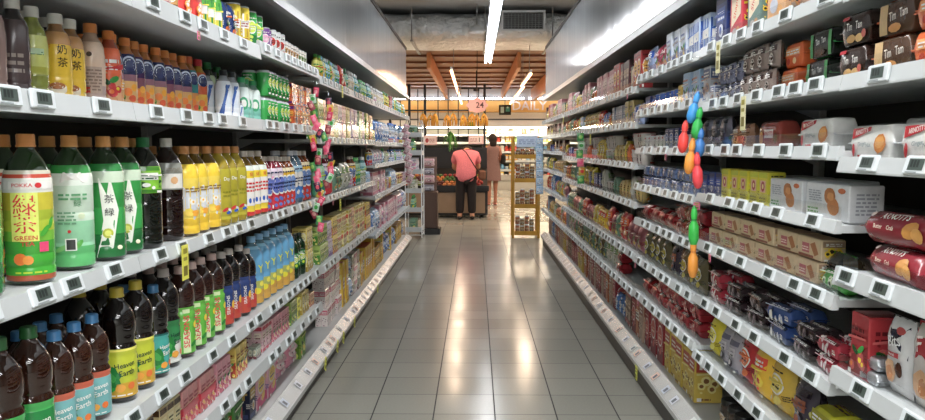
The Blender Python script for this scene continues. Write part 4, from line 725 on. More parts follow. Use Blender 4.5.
def bay(s, i, y0, y1, levels):
    side = 'left' if s < 0 else 'right'; N = ['nearest', 'second', 'third', 'fourth', 'fifth', 'sixth', 'seventh', 'farthest'][i]
    t = thing('shelving_unit', 'white metal shelving unit, %s along the %s side of the aisle' % (N, side), 'shelf', (0, (y0 + y1) / 2, 0), 0, '%s run of shelving units' % side)
    ym = (y0 + y1) / 2; a, b = y0 - ym + .001, y1 - ym - .001; r = random.Random(i * 7 + s)
    for li, (zt, zb) in enumerate(levels):
        zt += EYE; zb += EYE; m = MB()
        wedge(m, s, a, b, [(.90, zt - .03), (1.38, zt - .03), (1.38, zt - .012), (.90, zt - .012)])
        wedge(m, s, a, b, [(.888, zt), (.900, zt), (.900, zb), (.880, zb), (.880, zb + .004)])
        for y in (a + .01, b - .01): wedge(m, s, y - .004, y + .004, [(1.26, zt - .03), (1.375, zt - .03), (1.375, zt - .075)])
        sh = m.obj('shelf', ['lipm'], t)
        y = a + r.uniform(.03, .1)
        while y < b - .095:
            o = link('price_display', TAGM, sh, (s * .878, y + .044, zb + (zt - zb) / 2 - .018 + (.004)), 0); o.rotation_euler = (-.28 if zt < EYE else -.1, 0, -s * math.pi / 2); y += r.uniform(.10, .2) if i > 1 else r.uniform(.115, .26)
            if r.random() < .04 and y < b - .05:
                o = link('offer_ticket', PNK, sh, (s * .872, y - .02, zb + .005), 0); o.rotation_euler = (0, 0, -s * math.pi / 2)
        if s > 0:
            g = MB(); wedge(g, s, a + .01, b - .01, [(.901, zt - .012), (.903, zt - .012), (.903, zt + .035), (.901, zt + .035)]); g.obj('clear_guard', ['guard'], sh)
    # base deck with its sloped price channel and recessed kick plate
    base = (-1.185 if s < 0 else -1.14) + EYE; fx = .86 if s < 0 else .875; m = MB()
    wedge(m, s, a, b, [(fx + .055, base), (1.38, base), (1.38, base - .02), (fx + .055, base - .02)])
    wedge(m, s, a, b, [(fx + .06, base + .018), (fx, base - .028), (fx, base - .05), (fx + .008, base - .05), (fx + .06, base - .01)])
    d = m.obj('base_deck', ['shelf'], t)
    g = MB(); wedge(g, s, a + .01, b - .01, [(fx + .057, base + .020), (fx + .003, base - .021), (fx + .003, base - .0235), (fx + .0575, base + .0175)]); g.obj('clear_price_channel', ['film'], d)
    y = a + .05
    while y < b - .05:
        m2 = MB(); q = .028; ux, uz = -.06, -.046
        cx, cz = fx + .03 - .002, base - .005 + .0035
        m2.add([(s * (cx - ux * .3), y - q, cz - uz * .3), (s * (cx + ux * .3), y - q, cz + uz * .3), (s * (cx + ux * .3), y + q, cz + uz * .3), (s * (cx - ux * .3), y + q, cz - uz * .3)], [(0, 1, 2, 3)], r.choice(['#c8ccd4', '#b8c0cc', '#d8b8a8', '#c4c8c4']))
        m2.add([(s * (cx - ux * .15 - .0006), y - q*.6, cz - uz * .15 + .0006), (s * (cx + ux * .2 - .0006), y - q*.6, cz + uz * .2 + .0006), (s * (cx + ux * .2 - .0006), y + q*.3, cz + uz * .2 + .0006), (s * (cx - ux * .15 - .0006), y + q*.3, cz - uz * .15 + .0006)], [(0, 1, 2, 3)], '#505864')
        m2.obj('price_card', ['card'], d); y += r.uniform(.13, .3)
    m = MB(); kx = .888 if s < 0 else .905
    wedge(m, s, a, b, [(kx, 0.001), (kx + .02, 0.001), (kx + .02, base - .02), (kx, base - .02)]); m.obj('kick_plate', ['kick'], t)
    m = MB(); wedge(m, s, a, b, [(1.38, .001), (1.40, .001), (1.40, 2.58), (1.38, 2.58)]); m.obj('back_panel', ['back'], t)
    for y in (a + .012, b - .012):
        m = MB(); wedge(m, s, y - .011, y + .011, [(1.355, .02), (1.379, .02), (1.379, 1.93), (1.355, 1.93)]); m.obj('upright', ['shelf'], t)
    zc = EYE + (.645 if s < 0 else .61); m = MB()
    wedge(m, s, a, b, [(.90, zc), (1.38, zc + .03), (1.38, zc + .05), (.90, zc + .05)])
    wedge(m, s, a, b, [(.885, zc - .004), (.885, zc + .03), (.905, zc + .048), (.92, zc + .048), (.92, zc - .004)]); m.obj('canopy', ['rail'], t)
    m = MB(); wedge(m, s, a + .001, b - .001, [(.925, zc + .052), (.945, zc + .052), (.945, 2.59), (.925, 2.59)]); m.obj('header_panel', ['header'], t)
    m = MB(); wedge(m, s, a, b, [(.915, 2.59), (.955, 2.59), (.955, 2.625), (.915, 2.625)]); m.obj('top_trim', ['kick'], t)
    return t
UNITS = {}
for i in range(8):
    UNITS[-1, i] = bay(-1, i, LBAY[i], LBAY[i+1], LEFT[i]); UNITS[1, i] = bay(1, i, RBAY[i], RBAY[i+1], RIGHT[i])
def px2y(s, x, X, Z=0):
    return (X * 772 / max(20, (x - 475.4) * s) + .081 * Z) / .9966
def ticket(s, x, z, me=YEL, X=.868, tilt=0):
    y = px2y(s, x, X, z); bays = LBAY if s < 0 else RBAY
    i = max(0, min(7, sum(1 for b in bays if b <= y) - 1)); u = UNITS[s, i]
    o = link('offer_ticket', me, u, (s * X, y - u.location.y, z + EYE)); o.rotation_euler = (0, tilt, -s * math.pi / 2); return o
for x, z, me in ((183, -.29, YEL), (122 + 176, -.735, YEL), (342, .40, YELS), (340, -.33, YELS), (378, -.3, YELS)): ticket(-1, x, z, me)
for x in (326, 338, 344, 355, 378): ticket(-1, x, -1.2, YELS, .855, .5)
for x, z, me in ((717, .375, PAL), (742, .165, PAL), (563, .3, YELS), (590, .1, YELS), (636, -1.17, YELS)): ticket(1, x, z, me, .866)
# ---------------------------------------------------------------- stocking the shelves
STOCK = []
def put(k, s, x, y, z, rz, place, layer='', sc=1):
    near = y < 4.3
    if k.single or not near: o = link(k.name, k.lod, None, (x, y, z), rz)
    else:
        o = link(k.name, None, None, (x, y, z), rz)
        for n, me in k.pm: link(n, me, o)
    if sc != 1: o.scale = (sc, sc, sc)
    o['category'] = k.cat; o['group'] = '%s, %s' % (k.look, place)
    STOCK.append((o, k.look, place, layer, y)); return o
R2 = random.Random(3)
JS = ['j_pink', 'j_yel', 'j_grey', 'j_rose', 'j_lime', 'j_yel3', 'j_peach', 'j_mint', 'j_lil', 'j_wht']
MIX = {(-1, 0): ['t_yb', 't_bb', 't_gb', 't_wb', 't_tb', 'p_white', 'fr_teal'], (-1, 1): JS + ['p_white', 'p_sky'], (-1, 2): ['t_gb', 'p_white', 'w_clear', 'p_sky', 'redyel', 'fr_wht'],
       (-1, 3): JS + ['p_pink', 'p_sky'], (-1, 4): ['p_blue', 'p_white', 'p_sky', 'p_pink'], (-1, 'deck'): ['b_yeld', 'j_wht', 'p_blue', 'p_sky', 'b_redy'],
       (1, 0): ['bx_rede', 'bx_pkw', 'fr_pnk', 'fr_wht', 'fr_yel', 'bx_dk', 'fr_org', 'fr_red', 'shp_g'], (1, 1): ['fr_org', 'fr_mix', 'bg_yel', 'bx_lb', 'bg_bluwh', 'fr_teal', 'bg_redbl'],
       (1, 2): ['fr_mix', 'cup_r', 'cup_w', 'fr_org', 'fr_yel', 'bx_blu', 'tub_w'], (1, 3): ['bg_yel', 'cup_w', 'fr_mix', 'bx_navy', 'fr_wht', 'cup_r', 'fr_teal'],
       (1, 4): ['fr_red', 'fr_rp', 'fr_teal', 'fr_mix', 'p_blue', 'fr_yel', 'fr_wht', 'bg_ory'], (1, 5): ['fr_teal', 'fr_gry', 'fr_wht', 'sm_red', 'fr_org', 'fr_mix', 'bx_gb'], (1, 'deck'): ['bb_yel', 'bb_red', 'bb_tan', 'bb_org', 'bb_brn', 'fr_wht', 'fr_rp', 'p_blue']}
def row(s, bays, lvl, segs, end, deck=False, rows=1, inset=.02, stack=1, face=0.0):
    """segs: (start pixel, kind, options); bays: bays whose shelf heights apply; items fill from start to next start"""
    B = LBAY if s < 0 else RBAY; LV = LEFT if s < 0 else RIGHT; side = 'left' if s < 0 else 'right'
    for gi, sg in enumerate(segs):
        x0, key = sg[0], sg[1]; op = dict(sg[2]) if len(sg) > 2 else {}
        x1 = segs[gi + 1][0] if gi + 1 < len(segs) else end
        keys = key if isinstance(key, list) else [key]
        rw = op.get('rows', rows); ins = op.get('inset', inset); st = op.get('stack', stack)
        zrel = -1.185 if deck else LV[bays[0]][lvl][0] - .012
        kk = [KINDS[q].finish() for q in keys]; xf = .905 + max(ins, .009) + (.05 if deck else 0)
        ya, yb = sorted((px2y(s, x0, xf, zrel), px2y(s, x1, xf, zrel)))
        ya = max(ya, B[bays[0]] + .01); yb = min(yb, B[bays[-1] + 1] - .005)
        def gap(bi):
            z = EYE + ((-1.185 if s < 0 else -1.14) if deck else LV[bi][lvl][0] - .012)
            return z, EYE + (LV[bi][-1][1] if deck else (LV[bi][lvl - 1][1] if lvl else .6)) - .02 - z
        name = 'bottom' if deck else LEVEL[lvl]; place = 'on %s %s shelf' % (side, name)
        def drop(k, yc, bi, sc):
            z, room = gap(bi)
            for j in range(rw):
                for c in range(st):
                    if c and (c + 1) * k.h * sc + .004 * c > room + .012: break
                    lay_ = ('back row ' if j else op.get('lay', '')) + (('upper layer' if c == st - 1 else 'middle layer') if c else '')
                    X = xf + k.d * sc / 2 + j * (k.d * sc + .006) + R2.uniform(0, .012) + (.004 if c else 0)
                    if X + k.d * sc / 2 > 1.352: continue
                    put(k, s, s * X, yc, z + c * (k.h * sc + .0035) + .0015, (-s) * math.pi / 2 + op.get('face', face) * s + R2.uniform(-1, 1) * op.get('jit', .1 if 'roll' in k.name else .03), place, lay_.strip(), sc)
        if 'at' in op:
            for i, q in enumerate(op['at']):
                k = kk[i % len(kk)]; yc = px2y(s, q, xf + k.d / 2, zrel); drop(k, yc, max([i for i in bays if B[i] <= yc] or [bays[0]]), 1)
            continue
        n = 0; wm = sum(k.w for k in kk) / len(kk)
        for bi in bays:
            a, e = max(ya + .003, B[bi] + .008), min(yb - .003, B[bi + 1] - .008)
            if e - a < wm * .45: continue
            room = gap(bi)[1]; hs = min(1, room / max(k.h for k in kk)); cnt = max(1, int((e - a) / (wm * hs) + .5)); cnt -= 1 if cnt > 1 and (e - a) / cnt < wm * hs * .86 else 0; pitch = (e - a) / cnt
            sc = min(hs, pitch / wm, 1)
            run = 0; pool = op.get('mix') or (MIX.get((s, 'deck' if deck else lvl)) if bays[0] >= 3 and yb > 4.5 else None)
            for i in range(cnt):
                kq = kk[n % len(kk)]; n += 1
                if pool:
                    if run <= 0: cur = KINDS[R2.choice(pool)].finish() if R2.random() < .6 else None; run = R2.randint(1, 3)
                    run -= 1; kq = cur or kq
                drop(kq, a + pitch * (i + .5), bi, min(hs, room / kq.h, (pitch - .005) / kq.w, 1))
F = 1.02   # bottles are turned with their fronts towards the camera end
A = dict
# LEFT top shelf
row(-1, [1, 2], 0, [(60, 't_amber', A(face=F)), (120, 't_rose', A(face=F)), (150, ['t_rose', 't_amber'], A(face=F)), (183, 't_red'), (206, 't_gy', A(face=F)), (226, 't_mix'), (239, 'c_yel', A(face=F)), (254, 'c_grn', A(face=F)), (262, 'c_grn', A(face=F)), (268, 'c_pur', A(face=F)), (276, 'c_org', A(face=F)), (288, 'c_wr', A(face=F)), (302, 'c_wg', A(face=F))], 318, inset=.03)
row(-1, [3, 4, 5, 6, 7], 0, [(320, 't_yb', A(face=F)), (333, 't_bb', A(face=F)), (341, 'fr_red'), (347, 'fr_org'), (351, 't_tb', A(face=F)), (360, 't_gb', A(face=F)), (368, 't_tb', A(face=F)), (373, 't_wb', A(face=F)), (385, 'p_red'), (396, 't_tb', A(face=F))], 406, inset=.03)
# LEFT second shelf
S2 = A(face=F, rows=2, inset=.13)
row(-1, [0, 1, 2], 1, [(-40, 's_clear', A(S2, rows=1, at=[-9])), (4, 's_dark', A(S2, rows=1, at=[12])), (22, 's_lime', A(S2, rows=1, at=[34])), (42, 's_milk', A(S2, rows=1, at=[56, 73])), (74, 's_cream', A(S2, rows=1, at=[92])), (102, 's_org', A(S2, rows=1, at=[110])), (118, ['s_blu', 's_blu', 's_pur'], A(S2, face=.8)), (196, 's_teal', A(S2, face=.6)), (205, 's_yel', A(S2, face=.6)), (213, 's_gt', A(S2, face=.6)), (231, 's_wb', A(face=F, rows=2, inset=.05)), (247, 's_wg', A(face=F, rows=1, inset=.05)), (268, 'm_7up', A(stack=2)), (294, 'm_org', A(stack=2))], 318)
row(-1, [0], 1, [(0, 's_dark', A(at=[26, 46])), ], 60, inset=.205, face=F)
row(-1, [3, 4, 5, 6, 7], 1, [(320, ['j_lime', 'j_mint'], A(stack=2)), (335, ['j_olive', 'j_lil', 'j_rose'], A(stack=2)), (356, ['j_lil', 'j_mint'], A(stack=2)), (366, 'j_peach', A(stack=2)), (373, 'p_blue'), (390, 'w_clear', A(face=F))], 407)
# LEFT third shelf
B2 = A(face=F, rows=2)
row(-1, [0, 1, 2], 2, [(-60, 'ool', A(face=F, at=[-26])), (-2, 'gt', A(face=F, at=[28])), (47, 'jas', A(face=F, at=[75])), (93, 'ool', A(face=F, at=[106, 127])), (131, 'pandan', A(face=F, at=[145])), (150, 'root', A(face=F, at=[170])), (193, 'chrys', A(face=.5, rows=2)), (226, 'wint', A(face=.5, rows=2)), (252, 'ban', A(face=.5, rows=2)), (272, 'pinkb', A(face=.5, rows=2)), (286, 'redyel', A(face=.5, rows=2)), (298, 'blub', A(face=.5, rows=2)), (306, 'redyel', A(face=.5, rows=2))], 318)
row(-1, [0, 1], 2, [(-10, 'gt', A(at=[5])), (20, ['jas', 'jas', 'ool', 'ool', 'pandan', 'dark', 'dark', 'chrys'], A(at=[50, 88, 117, 136]))], 180, inset=.135, face=F)
row(-1, [3, 4, 5, 6, 7], 2, [(322, 'pinkb', A(face=F)), (335, 'fr_teal', A(stack=1)), (343, 'fr_org'), (352, 't_tb', A(face=F)), (373, ['p_sky', 'p_white']), (390, 'w_clear', A(face=F))], 408)
# LEFT fourth shelf
row(-1, [0, 1, 2], 3, [(-60, 'heg', B2), (66, 'heb', B2), (122, 'hey', B2), (163, 'het', A(face=.5, rows=2)), (176, ['hew', 'het'], A(face=.5, rows=2)), (190, 'sea', A(face=.5, rows=2)), (231, 'seab', A(face=.5, rows=2)), (262, 'lem', A(face=.85, rows=1)), (298, 'gsoda', B2), (308, ['j_yel2', 'j_yel3'], A(stack=3))], 321)
row(-1, [3, 4], 3, [(320, ['j_yel2', 'j_yel3'], A(stack=2)), (334, ['j_yel', 'j_yel3'], A(stack=2)), (343, ['j_pink', 'j_rose'], A(stack=2)), (356, ['j_red', 'j_peach'], A(stack=2)), (366, 'j_pink', A(stack=2))], 373)
row(-1, [5, 6, 7], 3, [(373, ['p_pink', 'p_white']), (388, 'p_sky'), (398, 'p_blue')], 409)
row(-1, [5, 6, 7], 4, [(373, ['p_white', 'p_sky']), (388, 'p_blue')], 410)
# LEFT fifth shelf
row(-1, [0, 1, 2], 4, [(90, 'j_cream'), (183, 'j_red'), (216, 'j_pink'), (234, 'j_yel'), (252, 'j_grey'), (262, 'j_rose'), (274, 'j_pink'), (290, 'j_lime'), (300, 'j_yel2'), (311, 'j_peach')], 323)
# LEFT bottom deck
row(-1, [1, 2], 4, [(200, 'b_green'), (232, 'b_green'), (249, 'b_navy'), (256, 'b_prin'), (277, 'b_tiss'), (299, 'b_lime'), (314, 'b_prin')], 327, deck=True)
row(-1, [3, 4, 5, 6, 7], 3, [(327, ['j_yel3', 'j_peach'], A(stack=3)), (337, ['j_wht', 'j_olive'], A(stack=3)), (350, ['j_wht', 'j_grey'], A(stack=3)), (361, 'b_redy'), (372, 'b_yeld', A(stack=2)), (384, 'p_blue'), (396, ['p_sky', 'p_blue'])], 410, deck=True)
# RIGHT top shelf
row(1, [0, 1, 2], 0, [(640, 'bg_bluwh'), (652, 'bg_redbl'), (664, 'crk_w'), (684, 'crk_b'), (706, 'crk_n'), (724, 'shp_r'), (741, 'shp_g'), (759, 'jatz'), (783, 'sn_rose'), (830, 'sn_brown')], 925)
row(1, [3, 4, 5, 6, 7], 0, [(543, 'bx_dk'), (548, 'bx_rede'), (552, 'fr_yel'), (556, 'bx_pkw'), (564, ['fr_pnk', 'fr_wht']), (575, 'fr_yel'), (580, ['bx_pkw', 'fr_wht']), (597, 'fr_yel'), (601, 'bx_pkw'), (607, 'bx_rede')], 640)
# RIGHT second shelf
row(1, [0, 1, 2], 1, [(640, 'bx_blu'), (652, 'tub_b', A(face=-.6)), (673, 'bx_yel'), (680, 'bx_lb'), (697, 'bx_wb'), (713, 'sach', A(stack=2)), (735, 'sach2', A(stack=2)), (769, 'org', A(stack=2, inset=.05)), (803, 'timg', A(inset=.04, stack=2, at=[822]))], 838)
row(1, [0], 1, [(837, 'tim', A(at=[859])), (878, 'timc', A(at=[898])), (918, 'org', A(at=[937, 985]))], 1000, inset=.0, stack=2)
row(1, [3, 4, 5, 6, 7], 1, [(546, 'bx_dk'), (556, 'bx_pkw'), (564, 'fr_org'), (579, 'fr_yel'), (585, 'fr_mix'), (597, 'fr_red'), (606, 'bg_yel'), (611, 'bx_gb'), (624, 'bx_ylb'), (631, 'bx_gb')], 640)
# RIGHT third shelf
row(1, [0, 1, 2], 2, [(640, 'tub_w', A(stack=1, face=-.6)), (662, 'bx_navy'), (676, 'tub_w', A(face=-.6)), (697, 'bg_slv'), (725, 'bg_brn'), (744, 'arn_red'), (784, 'arn_box'), (843, 'arn_box')], 860)
row(1, [0], 2, [(843, 'arn_box', A(at=[879, 940]))], 1010, inset=0)
row(1, [0], 2, [(800, 'arn_box2')], 1010, inset=.105)
row(1, [3, 4, 5, 6, 7], 2, [(546, 'fr_mix'), (555, 'bx_dk'), (566, 'bg_brn'), (580, 'cup_r', A(face=-.6, stack=2)), (595, 'fr_yel'), (603, 'cup_w', A(face=-.6, stack=2)), (622, 'cup_r', A(face=-.6, stack=2))], 640)
# RIGHT fourth and on
row(1, [1, 2], 3, [(640, 'sm_bluw', A(stack=2)), (697, 'bx_blu'), (718, 'bx_lime'), (764, 'bx_cook')], 846)
row(1, [1], 3, [(770, 'bx_cook')], 846, inset=.13, stack=1)
row(1, [3, 4, 5, 6, 7], 3, [(546, 'fr_teal'), (556, 'fr_mix'), (566, 'fr_org'), (580, 'fr_yel'), (588, 'bg_yel'), (600, 'cup_r', A(face=-.6, stack=1)), (620, 'cup_w', A(face=-.6, stack=1))], 640)
row(1, [2], 4, [(640, 'sm_redf', A(stack=1)), (672, 'sm_red', A(stack=2))], 700)
row(1, [1], 4, [(700, 'bx_waf', A(stack=2)), (815, 'bg_grn')], 840, inset=.03)
row(1, [1], 4, [(812, 'gr_roll')], 846, inset=.002)
row(1, [0], 3, [(850, 'arn_roll', A(stack=2))], 925, inset=.0)
row(1, [0], 3, [(925, 'arn_white', A(stack=1))], 1010, inset=.0)
row(1, [0], 3, [(830, 'arn_roll', A(stack=2, lay='middle row '))], 1010, inset=.08)
row(1, [0], 3, [(800, 'bg_clear', A(stack=1))], 1010, inset=.2)
row(1, [2], 5, [(640, 'fr_gry', A(inset=.03)), (664, 'bg_dp'), (676, 'fr_gry')], 700)
row(1, [1], 5, [(697, ['ch_dark', 'ch_red', 'ch_dark'], A(stack=2)), (740, ['ch_blue', 'ch_dark', 'ch_blue'], A(stack=2)), (785, ['ch_red', 'ch_dark'], A(stack=2))], 836, inset=.02, rows=2)
row(1, [0], 4, [(843, 'bx_red', A(at=[872], inset=.0))], 850)
row(1, [0], 4, [(852, 'foil', A(stack=2, inset=0))], 874)
row(1, [0], 4, [(850, 'rwolf', A(stack=3))], 880, inset=.12)
row(1, [0], 4, [(874, 'bits')], 900)
row(1, [0], 4, [(897, 'bitr')], 1010)
row(1, [2], 6, [(640, 'sm_redf'), (655, 'sm_red', A(stack=2))], 697)
row(1, [1], 6, [(700, 'bg_yel'), (714, 'bg_gry'), (733, 'bg_rdd'), (747, 'bg_ory'), (762, 'bg_twi'), (780, 'bg_dp')], 812, inset=.02)
row(1, [1], 6, [(795, 'yl_pack')], 842, inset=.02)
row(1, [0], 5, [(800, 'yl_pack'), (850, 'ol_pack')], 1000, inset=.0)
row(1, [2], 6, [(640, 'bb_red'), (662, 'bb_yel'), (680, 'bb_yel')], 693, deck=True)
row(1, [0, 1], 6, [(693, 'cn_blue'), (712, 'cn_blk')], 925, deck=True)
row(1, [3, 4, 5, 6, 7], 4, [(546, 'p_blue'), (556, ['fr_teal', 'fr_yel']), (566, 'fr_pnk'), (578, 'fr_red'), (606, 'fr_rp')], 640)
row(1, [3, 4, 5, 6, 7], 5, [(546, 'p_sky'), (553, 'bb_yel'), (560, ['fr_rp', 'fr_wht']), (574, 'fr_teal'), (588, ['fr_teal', 'fr_gry']), (604, 'sm_red', A(stack=2))], 620)
row(1, [3, 4, 5, 6, 7], 5, [(546, 'p_blue'), (556, ['bb_org', 'bb_brn']), (575, ['bb_tan', 'bb_red']), (600, ['bb_red', 'bb_tan', 'bb_org'])], 650, deck=True)
# ---------------------------------------------------------------- clip strips and hanging things
def lathe_toy(c1, c2, L):
    m = MB(); m.lathe([(.004, 0), (.012, .006), (.020, L*.2), (.019, L*.5), (.010, L*.62), (.011, L*.68), (.013, L*.8), (.009, L*.93), (.004, L)], 12, [c1, c1, c1, c1, c2, c1, c1, c2]); return m
def clip_strip(x, y, z0, z1, label, mat='guard', wd=.03):
    m = MB(); m.box(-wd/2, -.0015, z0, wd/2, .0015, z1, 'white'); m.tube([(0, 0, z1 - .01), (0, 0, z1 + .01), ((.8885 - abs(x)) * (1 if x > 0 else -1), 0, z1 + .012)], .003, 'grey', 5)
    o = m.obj('clip_strip', [mat], None, (x, y, EYE)); return tag(o, label, 'strip')
clip_strip(.845, 3.06, -.14, .34, 'clear upper hanging strip holding bright toy bottles on right')
clip_strip(.83, 3.0, -.58, -.23, 'clear lower hanging strip holding green and orange toy bottles', 'guard', .07)
for i, (px, py, c1, c2, L, nm, tl) in enumerate(((686, 108, '#2c8cd0', '#1c60a0', .10, 'blue', .25), (690, 124, '#28a848', '#187830', .10, 'bright green', .15), (679, 137, '#e0342c', '#b02018', .10, 'upper red', .1), (684, 156, '#e09028', '#c06c18', .11, 'amber', .12), (695, 143, '#3474b8', '#205490', .09, 'dark blue', .1), (694, 170, '#e03440', '#b01c28', .11, 'lower red', -.05))):
    zc = 3.0; y = 3.02 - .012 * i; X = (px - 475.4) * y / 772; Z = (147.5 - py) * y / 772 - L * .62
    o = lathe_toy(c1, c2, L * 1.25).obj('toy_bottle', ['plastic'], None, (X, y - .02 - .022 * (i % 2), EYE + Z)); o.rotation_euler = (0, tl, 0); tag(o, '%s toy bottle hanging on the upper clip strip at right' % nm, 'toy')
for px, py, c1, c2, L, nm in ((694, 226, '#2cb040', '#1c8030', .125, 'green'), (694, 258, '#dc8c24', '#c87018', .125, 'orange')):
    y = 2.95; X = (px - 475.4) * y / 772; Z = (147.5 - py) * y / 772 - L * .62
    tag(lathe_toy(c1, c2, L * 1.25).obj('toy_bottle', ['plastic'], None, (X, y, EYE + Z)), '%s toy bottle on the lower clip strip beside wafer boxes' % nm, 'toy')
tag(link('sale_card', PNK, None, (.85, 2.97, EYE - .21)), 'small pink card at the head of the lower clip strip', 'card')
# left strips full of small bright packs
def mini(c1, c2):
    k = MB(); w, h = .05, .06
    fr = lambda u, v: -.008 * (1 - (2*abs(u)/w)**2) * (1 - (2*v/h - 1)**4) - .0008
    G = [(-w/2 + w*i/4, h*j/5) for j in range(6) for i in range(5)]; F_ = [(j*5+i, j*5+i+1, (j+1)*5+i+1, (j+1)*5+i) for j in range(5) for i in range(4)]
    k.add([(u, fr(u, v), v) for u, v in G], F_, c1, 0, True); k.add([(u, -fr(u, v), v) for u, v in G], [f[::-1] for f in F_], c1, 0, True)
    lay(k, [disc(0, h*.5, w*.32, h*.24, c2, 10), rect(-w*.3, h*.84, w*.3, h*.9, c2, 4)], lambda u, v, o: (u, fr(u, v) - o, v)); return k.mesh('sweet_pack', [MAT['wrap']])
MC = [('#c82c54', '#e890a0'), ('#3c8c4c', '#8cbc5c'), ('#28243c', '#b83c50'), ('#a8c0a8', 'green'), ('#d8486c', 'pink'), ('#b89c30', 'red'), ('#8c2c3c', '#c87c74'), ('#d8687c', 'hotpink')]
MM = [mini(*c) for c in MC]; MN = ['crimson', 'green', 'black', 'pale', 'hot pink', 'yellow', 'maroon', 'rose']
strips = [(-.82, 4.0, -.46, .33, 21, 'left'), (-.77, 4.06, -.24, .28, 13, 'right')]
for si, (x, y, z0, z1, n, nm) in enumerate(strips):
    clip_strip(x, y, z0, z1, '%s one of two clip strips hung with sweet packs on left shelves' % nm)
    for i in range(n):
        z = z1 - .06 - (z1 - z0 - .06) * i / n; j = (i * 3 + si * 2) % 8
        o = link('sweet_pack', MM[j], None, (x + rnd.uniform(-.012, .018), y - .014 - .010 * (i % 3), EYE + z - .01), rnd.uniform(-.4, .4)); o.rotation_euler[1] = rnd.uniform(-.5, .5); o.scale = (.62, .7, .8)
        tag(o, '%s sweet pack, %s from top of the %s left-side clip strip' % (MN[j], ['%d%s' % (q, {1: 'st', 2: 'nd', 3: 'rd'}.get(q if q < 20 else q % 20, 'th')) for q in range(1, 22)][i], nm), 'sweet pack', 'sweet packs on the left clip strips')
clip_strip(-.82, 9.4, -.5, .38, 'far left clip strip holding pink packs beside the wire rack')
for i in range(8):
    o = link('sweet_pack', KINDS['fr_pnk'].finish().lod, None, (-.86 + .008 * i, 9.3 - .01 * i, EYE + .17 - .085 * i), .2); o.rotation_euler[1] = .4; o.scale = (.6, .5, .6)
    tag(o, 'pink and white pack, %s from top of the far left clip strip' % ['1st','2nd','3rd','4th','5th','6th','7th','8th'][i], 'snack pack', 'pink packs on the far left strip')
clip_strip(.80, 5.9, -.35, .1, 'right clip strip of green and red sweet packs, far along shelves')
for i in range(6):
    o = link('sweet_pack', MM[(1, 3, 1, 7, 5, 1)[i]], None, (.80 + rnd.uniform(-.01, .01), 5.88, EYE + .05 - .065 * i), rnd.uniform(-.3, .3))
    tag(o, '%s sweet pack, %s from top of the far right clip strip' % (['green', 'pale', 'green', 'rose', 'yellow', 'green'][i], ['1st','2nd','3rd','4th','5th','6th'][i]), 'sweet pack', 'sweet packs on the far right clip strip')
clip_strip(.80, 9.7, -.72, .1, 'far right clip strip holding blue packs beside the yellow rack')
for i in range(7):
    o = link('snack_pack', KINDS['p_sky'].finish().lod, None, (.80, 9.68 - .01*i, EYE + .02 - .1 * i), 0); o.scale = (.5, .15, .43)
    tag(o, 'flat blue and pink pack, %s from top of the far right strip' % ['1st','2nd','3rd','4th','5th','6th','7th'][i], 'snack pack', 'blue packs on the far right strip')
# ---------------------------------------------------------------- far end: racks
def white_rack():
    x0, x1, y0, y1 = -.99, -.76, 10.9, 11.35
    t = thing('wire_rack', 'white wire rack with shallow shelves at the end of left shelving', 'rack', ((x0 + x1)/2, (y0 + y1)/2, 0)); w, d = (x1 - x0)/2, (y1 - y0)/2
    m = MB()
    for x in (-w, w):
        for y in (-d, d): m.tube([(x, y, .02), (x, y, 1.62), (x * .7, y, 1.7)], .009, 'white', 6)
    for z in (.06, .4, .8, 1.2, 1.6):
        for y in (-d, d): m.tube([(-w, y, z), (w, y, z)], .006, 'white', 5)
        for x in (-w, w): m.tube([(x, -d, z), (x, d, z)], .006, 'white', 5)
    m.obj('frame', ['fix'], t)
    for i, z in enumerate((.12, .40, .67, .94, 1.21, 1.46)):
        m = MB(); m.box(-w + .01, -d + .01, z, w - .01, d - .01, z + .012, 'white'); m.box(-w + .005, -d - .008, z - .01, w - .005, -d + .004, z + .055, 'white'); m.box(w - .01, -d, z - .01, w + .004, d, z + .05, 'white'); m.obj('shelf', ['lipm'], t)
        for j in range(3):
            k = KINDS[('fr_teal', 'gsoda', 'fr_wht', 'p_white', 'gsoda', 'fr_teal')[i]].finish()
            if k.h > .26: k = KINDS['t_gb'].finish()
            if j == 1 and i == 4: continue
            o = link(k.name, k.lod, None, ((x0 + x1)/2 - .02, y0 + .1 + .14 * j, z + .0125), 0.2); o.scale = (.85, .8, .85)
            tag(o, 'green-toned goods on the white wire rack, %s level from floor, %s' % (['lowest', 'second', 'third', 'fourth', 'fifth', 'topmost'][i], ['front', 'middle', 'back'][j]), 'pack', 'goods on the white wire rack')
white_rack()
def card_stand():
    t = thing('carton_stand', 'brown cardboard display stand with bags, beside the white wire rack', 'stand', (-.69, 11.7, 0)); m = MB()
    m.box(-.14, -.2, 0, .16, .2, .09, 'black'); m.obj('base', ['black'], t)
    m = MB(); m.cbox(.24, .34, .55, .01, '#4c3428', 0, .09); m.obj('carton', ['card'], t)
    m = MB(); m.box(-.10, .1, .64, .10, .12, 1.16, '#6c5448'); m.obj('back_board', ['card'], t)
    for i in range(4):
        o = link('snack_bag', KINDS['fr_pnk' if i % 2 else 'bg_gry'].finish().lod, None, (-.70, 11.68 - .05, .645 + .125 * i), 0); o.scale = (1.4, .9, .62)
        tag(o, 'shiny patterned snack bag, %s from bottom on the brown display stand' % ['1st', '2nd', '3rd', '4th'][i], 'bag', 'bags on the brown display stand')
card_stand()
